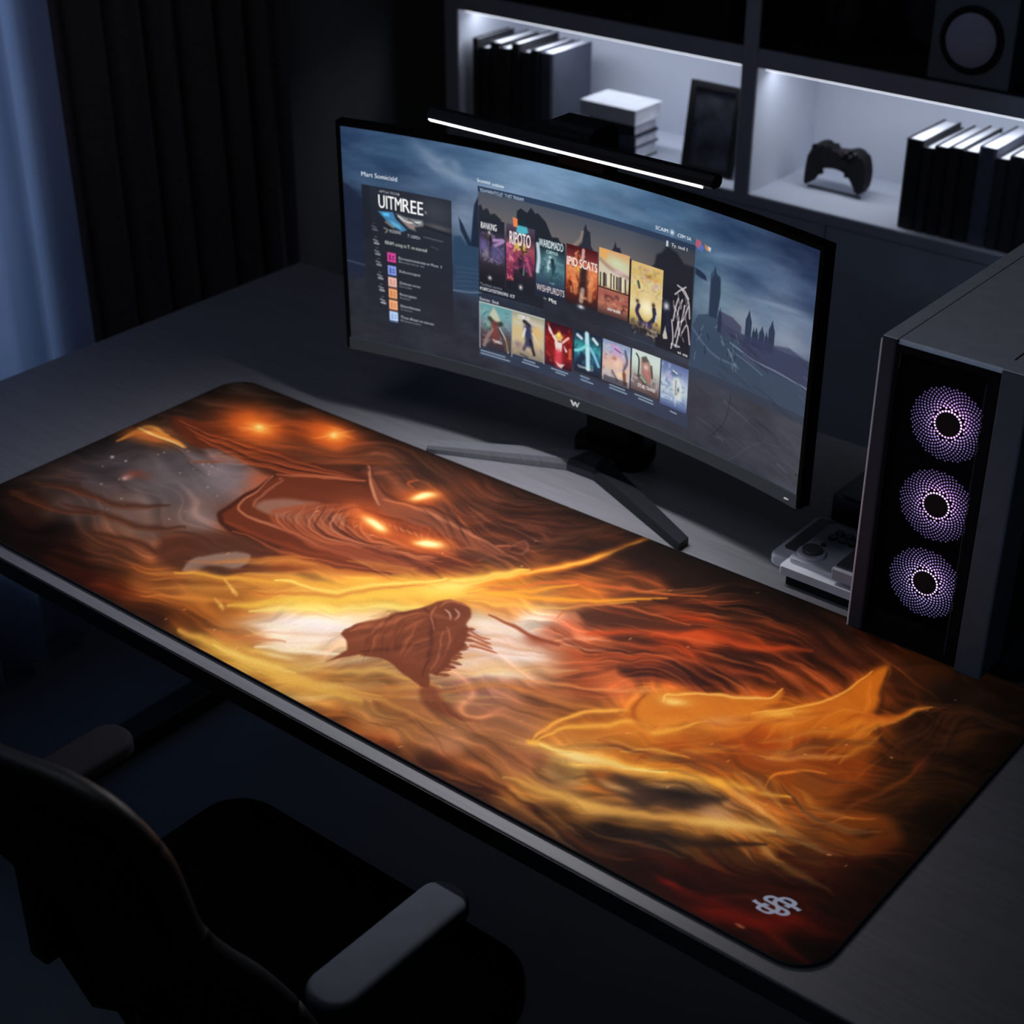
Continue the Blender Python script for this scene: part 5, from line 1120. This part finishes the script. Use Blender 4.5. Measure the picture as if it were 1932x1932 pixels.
    B(858, 1158, 20, 14, (104, 50, 34), .7); S([(832,1146),(846,1139),(864,1140),(880,1150)], 4, (176, 112, 86), .9, .6); S([(842,1152),(852,1160),(850,1172)], 3, (206, 168, 150), .8, .7); S([(862,1152),(868,1164),(860,1172)], 3, (200, 160, 144), .8, .6)
    for k in range(16): S([(796+k*3.2, 1290+k*3.8), (806+k*3.4, 1300+k*4)], 3, (132, 66, 42), .9, .4)
    wisps(680, 1160, 850, 1260, 40, [(176,104,72),(90,40,24),(140,72,46)], a=(-35, 60), w=(2, 5), L=(20, 60), op=(.25, .5), bend=.5)
    for k in range(15):
        x = 872-k*3.2; y = 1192+k*6; S([(x, y), (x+rg.uniform(18, 34), y+rg.uniform(1, 9))], 5.5, CK, .8, .85, taper=(1, .1))
    for k in range(4): S([(885, 1196+k*9), (905+k*6, 1208+k*8), (925+k*4, 1212+k*9)], 3.5, (150, 72, 44), .8, .8, taper=(1, .2))
    S([(922,1164),(960,1180),(990,1196),(1020,1212),(1050,1222)], 6, (142, 68, 40), .7, .9, taper=(.3, 1)); B(1012, 1212, 26, 9, (140, 62, 38), .85, 22); S([(1045,1216),(1090,1208),(1150,1214)], 6, (226, 150, 110), .9, .75); S([(1060,1222),(1110,1228),(1140,1232)], 3, (236, 190, 160), .8, .6); S([(850,1290),(880,1325),(930,1350)], 4, (176, 110, 84), .8, .5)
    # ---- right part: rolling smoke and flame
    wisps(1030, 1130, 1620, 1270, 110, [(200,84,40),(60,24,14),(150,60,28),(36,16,10),(226,110,60),(110,46,24)], a=(2, 26), w=(3, 12), L=(80, 230), op=(.18, .45), bend=.4)
    S([(1110,1200),(1220,1192),(1330,1205),(1430,1225),(1530,1232)], 22, (206, 74, 30), .95, .65); S([(1120,1240),(1240,1244),(1360,1262),(1460,1290)], 14, (190, 80, 40), .95, .5)
    PL([(1090,1160),(1140,1150),(1210,1160),(1270,1178),(1330,1186),(1280,1196),(1180,1192),(1110,1182)], (84, 40, 24), .8, 6); S([(1050,1170),(1080,1150),(1140,1146),(1220,1160),(1300,1182)], 4, (186, 96, 56), .8, .6)
    S([(1230,1135),(1320,1150),(1400,1168),(1480,1172)], 16, (50, 24, 14), .95, .6); S([(1300,1128),(1360,1150),(1440,1162)], 4, (140, 66, 36), .8, .5)
    PL([(1170,1265),(1260,1258),(1350,1275),(1330,1292),(1240,1290),(1180,1280)], (58, 22, 14), .8, 8)
    wisps(1000, 1120, 1400, 1330, 40, [(236,140,80),(180,80,40)], a=(5, 25), w=(1.5, 3), L=(80, 200), op=(.3, .6))
    S([(985,1290),(1080,1300),(1180,1310),(1260,1308)], 7, (226, 140, 80), .9, .6); S([(960,1300),(1060,1330),(1130,1344)], 14, (214, 130, 66), .9, .5)
    B(1400, 1118, 170, 17, (30, 13, 6), .75, 22); B(1550, 1182, 150, 24, (26, 11, 6), .75, 22); B(1230, 1062, 150, 20, (36, 16, 9), .65, 20); B(1590, 1245, 110, 20, (34, 14, 7), .55, 22)
    # big flame tongues
    FL_ = (206, 118, 36)
    PL([(1004,1412),(1022,1385),(1070,1362),(1130,1348),(1185,1345),(1240,1325),(1300,1332),(1400,1345),(1500,1335),(1580,1322),(1640,1270),(1668,1262),(1652,1340),(1650,1420),(1600,1500),(1520,1520),(1400,1490),(1250,1470),(1120,1440)], (172, 86, 24), .55, 14)
    S([(1006,1408),(1024,1384),(1075,1358),(1135,1346),(1188,1344)], 9, (244, 172, 72), .9, .9); S([(1012,1408),(1060,1380),(1130,1372),(1200,1368),(1235,1385),(1290,1380),(1330,1365)], 12, (246, 184, 74), .9, .75)
    PL([(1180,1346),(1215,1322),(1262,1306),(1330,1312),(1400,1318),(1450,1322),(1472,1304),(1468,1326),(1430,1345),(1380,1362),(1300,1368),(1250,1380),(1225,1372)], FL_, .85, 5); S([(1250,1330),(1262,1314),(1330,1314),(1410,1320),(1452,1322),(1474,1302)], 5, (248, 184, 92), .9, .85); B(1272, 1328, 26, 9, (255, 214, 122), .8, 4); S([(1216,1318),(1196,1350),(1218,1378),(1240,1376)], 13, (150, 62, 18), .9, .6)
    PL([(1410,1350),(1480,1344),(1540,1334),(1600,1308),(1640,1272),(1672,1262),(1658,1320),(1640,1360),(1580,1390),(1500,1392),(1440,1378)], (196, 104, 28), .85, 7); S([(1415,1350),(1480,1344),(1545,1332),(1602,1306),(1642,1270)], 5, (246, 170, 74), .9, .8); B(1470, 1352, 50, 8, (250, 190, 84), .7, -2); S([(1640,1290),(1636,1340),(1612,1380)], 10, (222, 122, 36), .95, .5); S([(1672,1270),(1662,1330),(1660,1400)], 14, (52, 26, 12), .95, .5)
    B(1360, 1366, 40, 12, (206, 140, 90), .6); B(1420, 1425, 90, 30, (150, 56, 14), .6, 8); B(1560, 1440, 80, 36, (120, 46, 12), .55, 20)
    wisps(1150, 1350, 1640, 1480, 70, [(226,134,44),(140,56,16),(190,96,28),(244,170,70)], a=(-20, 30), w=(3, 12), L=(50, 160), op=(.15, .4), bend=.7)
    S([(1000,1406),(1050,1420),(1110,1438),(1200,1452),(1300,1472),(1400,1492),(1490,1508)], 20, (240, 168, 60), .95, .9, taper=(.5, .3)); S([(1020,1412),(1080,1430),(1150,1446),(1260,1462)], 11, (255, 226, 138), .95, .85); B(1095, 1436, 34, 8, (255, 240, 190), .8, 12)
    S([(1130,1400),(1180,1418),(1240,1424)], 10, (160, 74, 20), .9, .6); S([(1170,1424),(1230,1418),(1300,1432)], 5, (240, 180, 80), .9, .6)
    S([(1440,1490),(1460,1468),(1500,1460),(1560,1464)], 5, (230, 132, 50), .9, .75); S([(1425,1545),(1420,1510),(1440,1488)], 10, (190, 96, 32), .95, .5); S([(1500,1420),(1560,1440),(1600,1470),(1560,1500)], 8, (150, 70, 22), .95, .4)
    S([(1580,1540),(1640,1510),(1700,1480),(1735,1450)], 12, (120, 58, 22), .95, .6); B(1735, 1448, 14, 22, (110, 44, 26), .6, 20)
    PL([(1560,1545),(1620,1540),(1680,1555),(1700,1590),(1650,1620),(1580,1600),(1550,1570)], (128, 62, 18), .65, 12); B(1630, 1578, 26, 9, (54, 26, 12), .7); S([(1560,1560),(1600,1548),(1650,1552)], 5, (190, 104, 40), .9, .5)
    wisps(1650, 1330, 1900, 1480, 40, [(90,48,26),(24,14,10),(70,36,20)], a=(-35, 20), w=(2, 8), L=(50, 150), op=(.15, .4), bend=.7)
    # lower left of the tongues: smoke holes
    wisps(900, 1400, 1500, 1590, 110, [(226,160,84),(120,76,44),(90,60,44),(236,184,110),(160,96,40),(60,40,30)], a=(8, 28), w=(4, 12), L=(60, 200), op=(.18, .42), bend=.35)
    PL([(1110,1462),(1180,1470),(1240,1490),(1320,1500),(1370,1512),(1330,1526),(1250,1518),(1210,1528),(1160,1500),(1120,1482)], (62, 42, 34), .8, 7); B(1135, 1470, 26, 14, (176, 92, 34), .7, 20); B(1285, 1506, 50, 9, (34, 24, 20), .7, 6)
    S([(950,1470),(1050,1505),(1150,1530),(1260,1550),(1370,1560),(1460,1572)], 16, (222, 164, 84), .95, .7); B(1350, 1545, 36, 14, (214, 160, 120), .6, 20); B(1360, 1560, 60, 8, (240, 200, 110), .7, 8); B(1090, 1518, 60, 8, (236, 184, 90), .6, 14); B(1160, 1490, 30, 6, (230, 176, 110), .6, 20)
    S([(1180,1570),(1260,1588),(1340,1598),(1440,1600)], 18, (36, 22, 16), .95, .7); S([(1060,1530),(1160,1560),(1260,1572)], 8, (120, 70, 30), .95, .6); S([(1440,1580),(1520,1590),(1620,1606),(1720,1618)], 10, (104, 54, 22), .95, .55)
    B(1200, 1378, 150, 22, (228, 142, 52), .4); B(1110, 1438, 120, 11, (252, 206, 116), .5, 13); B(1070, 1515, 160, 18, (208, 154, 78), .45, 17); B(1370, 1560, 110, 14, (206, 150, 76), .4, 8)
    # lower edge: dark maroon with a few red embers
    wisps(1050, 1590, 1640, 1780, 60, [(80,18,8),(30,8,4),(56,20,10),(110,20,8)], a=(14, 34), w=(4, 16), L=(70, 200), op=(.15, .4))
    B(1265, 1672, 30, 5, (140, 24, 16), .7, 24); B(1400, 1740, 90, 14, (120, 20, 8), .7, 12); B(1480, 1735, 60, 16, (110, 20, 8), .5, 14); S([(1388,1746),(1404,1754)], 4, (176, 100, 76), .8, .7)
    wisps(560, 1330, 1000, 1480, 40, [(196,120,60),(90,40,16),(150,80,36)], a=(20, 34), w=(3, 9), L=(80, 200), op=(.18, .4))
    c.warp((vnoise(H_, W_, 34, 20, 51, 2)-.5)*9, (vnoise(H_, W_, 34, 20, 52, 2)-.5)*8)
    for _ in range(60): 
        x = rg.uniform(300, 1800); y = rg.uniform(900, 1700); S([(x, y), (x+rg.uniform(3, 10), y+rg.uniform(-4, 3))], 1.6, (240, 180, 130), .8, rg.uniform(.15, .5))
    lum = c.a.mean(axis=2, keepdims=True)
    c.a *= np.clip(0.66+0.42*lum/110, 0.66, 1.03)
    m_ = c.a.mean(axis=2, keepdims=True); c.a = m_+(c.a-m_)*1.08
    return np.clip(c.a, 0, 255)
# ================================================================== MAT
X0m, X1m, Y0m, Y1m, TH = -1.637, -0.4265, 0.9085, 1.3965, 0.0032
mt = thing('desk_mat', ((X0m+X1m)/2, (Y0m+Y1m)/2, 0.0), 'long desk mat printed with orange fire and dark smoke, lying along the desk front', 'mat')
b = nb(); prism(b, rrect(X0m, X1m, Y0m, Y1m, 0.036, 12), 0.0004, TH-0.0004, 'z'); obj('rubber_base', b, M['plastic_m'], mt)
# the picture was sketched in perspective; this plane-to-plane map lays it flat on the mat
HF, HP, HY = 3107.0, math.atan(1786/3107.0), math.atan(2924/3584.0)
def flat_to_sketch(x, y):
    hx, hy = -math.sin(HY), math.cos(HY)
    cp, sp = math.cos(HP), math.sin(HP)
    d = x*hx+y*hy; r = x*math.cos(HY)+y*math.sin(HY)
    fw = d*cp+1.0*sp; up = d*sp-1.0*cp
    return 966+HF*r/fw, 966-HF*up/fw
NXm, NYm = 1340, 540
ys = Y1m-(Y1m-Y0m)*np.arange(NYm)/(NYm-1); rad = 0.036
ins = np.zeros(NYm)
for arr in (Y1m-ys, ys-Y0m):
    q = np.clip(rad-arr, 0, rad); ins = np.maximum(ins, rad-np.sqrt(np.maximum(rad*rad-q*q, 0)))
t_ = np.arange(NXm)/(NXm-1)
gx = (X0m+ins)[:, None]+((X1m-X0m)-2*ins)[:, None]*t_[None, :]; gy = np.repeat(ys[:, None], NXm, 1)
xyz = np.stack([gx, gy, np.full_like(gx, TH)], -1)
pic = mat_picture()
hx, hy = -math.sin(HY), math.cos(HY); cp, sp = math.cos(HP), math.sin(HP)
d_ = gx*hx+gy*hy; r_ = gx*math.cos(HY)+gy*math.sin(HY); fw_ = d_*cp+sp; up_ = d_*sp-cp
sx_ = 966+HF*r_/fw_; sy_ = 966-HF*up_/fw_
rgb = bilerp(pic, (sx_-MOX)*MS, (sy_-MOY)*MS)
# dark border of the print
e = np.minimum(np.minimum((gx-X0m)*1.0, (X1m-gx)*0.8), (Y1m-gy)*1.2)
rgb *= ((0.42+0.58*np.clip(e/0.035, 0, 1)**0.8)*(0.8+0.2*np.clip((gy-Y0m)/0.012, 0, 1)))[..., None]
# woven grain
rgb *= (0.97+0.06*np.random.RandomState(5).rand(NYm, NXm))[..., None]
M['print'] = attr_mat('mat_print', 0.22, 0.78, rough=0.75, spec=0.1)  # print made to glow so it looks brightly lit; the mat is no lamp
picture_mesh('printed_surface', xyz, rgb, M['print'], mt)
b = nb(); tube(b, [(p[0], p[1], TH*0.5) for p in rrect(X0m, X1m, Y0m, Y1m, 0.036, 10)], 0.0016, 8, closed=True); obj('stitched_edge', b, M['stitch'], mt, smooth='all')
# monogram: two interlaced S shapes with a p and a d
b = nb()
loops = [[(-13.51, 0.25), (-13.99, 1.59), (-13.8, 3.15), (-12.77, 5.09), (-11.24, 6.65), (-9.52, 7.9), (-7.51, 8.67), (-5.45, 8.94), (-3.69, 8.89), (-2.42, 10.87), (-0.69, 12.9), (1.94, 14.27), (4.49, 14.94), (7.35, 15.08), (10.0, 14.75), (11.86, 14.09), (12.8, 13.15), (13.21, 11.16), (12.78, 9.26), (19.51, 8.97), (19.33, 8.05), (18.66, 7.13), (17.74, 4.99), (15.91, 6.03), (13.18, 6.12), (11.16, 6.24), (10.2, 4.99), (9.81, 3.6), (4.43, 3.61), (6.74, 6.11), (2.44, 6.09), (-1.3, 5.76), (-1.94, 4.78), (-1.63, 3.71), (-0.35, 2.42), (1.15, 1.32), (5.25, 1.42), (9.7, 1.35), (11.93, 0.87), (13.51, -0.14), (14.28, -1.43), (14.41, -2.85), (13.07, -5.08), (11.21, -6.83), (9.42, -7.91), (7.3, -8.42), (5.21, -8.6), (3.7, -8.76), (2.43, -10.86), (0.96, -12.45), (-1.22, -13.69), (-3.81, -14.27), (-7.68, -14.37), (-11.24, -14.2), (-12.31, -13.52), (-13.01, -12.55), (-12.76, -10.96), (-12.06, -9.3), (-19.49, -8.53), (-18.52, -6.49), (-17.56, -4.85), (-15.38, -5.95), (-12.77, -6.16), (-10.88, -6.01), (-10.15, -4.8), (-9.64, -3.61), (-4.28, -3.5), (-5.27, -4.69), (-6.91, -6.03), (-2.87, -6.21), (1.01, -6.12), (1.77, -4.96), (1.54, -3.77), (0.43, -2.36), (-1.17, -1.34), (-5.38, -1.3), (-9.45, -1.11), (-11.73, -1.03)],
[(-10.22, 2.16), (-9.9, 3.66), (-8.77, 5.06), (-6.87, 5.98), (-5.21, 5.86), (-5.63, 3.56), (-4.91, 1.57), (-7.46, 1.29), (-9.31, 1.49)],
[(0.64, 9.06), (0.89, 10.28), (1.92, 11.43), (3.78, 12.02), (6.7, 12.06), (8.64, 11.69), (9.16, 10.57), (8.45, 9.14), (6.64, 8.9), (4.21, 8.86)],
[(-9.1, -11.29), (-9.31, -10.15), (-8.41, -8.8), (-4.75, -8.75), (-0.59, -8.73), (-0.96, -10.11), (-1.92, -11.35), (-4.1, -12.21), (-6.94, -12.38)],
[(5.3, -5.69), (5.71, -4.59), (5.9, -3.29), (5.03, -1.45), (7.07, -1.18), (9.21, -1.5), (10.25, -2.42), (10.12, -3.82), (8.75, -5.18), (6.64, -6.13)]]
LX, LY = -0.4919, 0.9617
zl = TH+0.0005; edges = []
for lo in loops:
    vs = [b.verts.new((LX+p[0]/1000, LY+p[1]/1000, zl)) for p in lo]
    edges += [b.edges.new((vs[i], vs[(i+1) % len(vs)])) for i in range(len(vs))]
bmesh.ops.triangle_fill(b, use_beauty=True, edges=edges)

obj('monogram', b, M['logo'], mt)

# ================================================================== DISPLAY
NS, NT = 1400, 600
pic = screen_picture()
A_ = math.asin((HW-0.001)/RR); a_ = -A_+2*A_*np.arange(NS)/(NS-1); ro = RR-0.0006
zt, zb_ = ZT-0.0035, ZB+0.0145
zz_ = zt-(zt-zb_)*np.arange(NT)/(NT-1)
gx = np.repeat((MX+ro*np.sin(a_))[None, :], NT, 0); gy = np.repeat((YC-RR+ro*np.cos(a_))[None, :], NT, 0); gz = np.repeat(zz_[:, None], NS, 1)
M['display'] = attr_mat('lit_display', 0.02, 1.0, rough=0.35, spec=0.35)
picture_mesh('display', np.stack([gx, gy, gz], -1), pic, M['display'], mon)

# ================================================================== LIGHT
def area(name, loc, tgt, size, power, col, sy=None, spread=None):
    L = bpy.data.lights.new(name, 'AREA'); L.energy = power; L.color = col
    L.shape = 'RECTANGLE'; L.size = size*K; L.size_y = (sy or size)*K
    if spread: L.spread = math.radians(spread)
    o = bpy.data.objects.new(name, L); COL.objects.link(o); o.location = P(*loc)
    o.rotation_euler = (P(*tgt)-P(*loc)).to_track_quat('-Z', 'Y').to_euler(); return o
area('bar_light', (-1.095, BY-0.0145, BZ-0.009), (-1.095, BY-0.27, 0.0), 0.375, 2.6, (0.95, 0.94, 1.0), 0.008, spread=118)
area('room_light', (-1.25, 0.75, 1.2), (-1.1, 1.3, 0.0), 0.45, 1.7, (0.84, 0.88, 1.0))
area('window_sky', (-2.9, 1.0, 0.6), (-2.0, 1.1, 0.2), 1.2, 15.0, (0.55, 0.72, 1.0), 1.6)
for (a, c) in ((SX0+0.05, -1.475), (-1.41, -0.81)):
    area('shelf_strip_light', ((a+c)/2, SY0+0.05, ZU-0.008), ((a+c)/2, SY0+0.10, ZL), abs(c-a), 0.62, (0.84, 0.88, 1.0), 0.012)
sp = bpy.data.lights.new('low_fill', 'SPOT'); sp.energy = 26; sp.color = (0.42, 0.66, 1.0); sp.spot_size = math.radians(17); sp.spot_blend = 0.8; sp.shadow_soft_size = 0.25  # unseen cool spot added to offset orange spill on the tower front
so = bpy.data.objects.new('low_fill', sp); COL.objects.link(so); so.location = P(-0.15, -0.7, 0.30); so.rotation_euler = (P(-0.56, 1.37, 0.22)-P(-0.15, -0.7, 0.30)).to_track_quat('-Z', 'Y').to_euler()
w = bpy.data.worlds.new('night'); SC.world = w; w.use_nodes = True
w.node_tree.nodes['Background'].inputs[0].default_value = (0.35, 0.45, 0.7, 1); w.node_tree.nodes['Background'].inputs[1].default_value = 0.012

# ================================================================== CAMERA
cam = bpy.data.cameras.new('camera'); co = bpy.data.objects.new('camera', cam); COL.objects.link(co); SC.camera = co
cam.sensor_width = 36; cam.lens = HF/1932*36
co.location = P(0, 0, 1)
hd = Vector((-math.sin(HY), math.cos(HY), 0)); fwd = hd*math.cos(HP)-Vector((0, 0, 1))*math.sin(HP)
co.rotation_euler = fwd.to_track_quat('-Z', 'Y').to_euler()
cam.clip_start = 0.02
cam.dof.use_dof = True; cam.dof.focus_distance = K*1.72; cam.dof.aperture_fstop = 5.6
SC.view_settings.view_transform = 'Standard'; SC.view_settings.look = 'None'; SC.view_settings.exposure = 0; SC.view_settings.gamma = 1
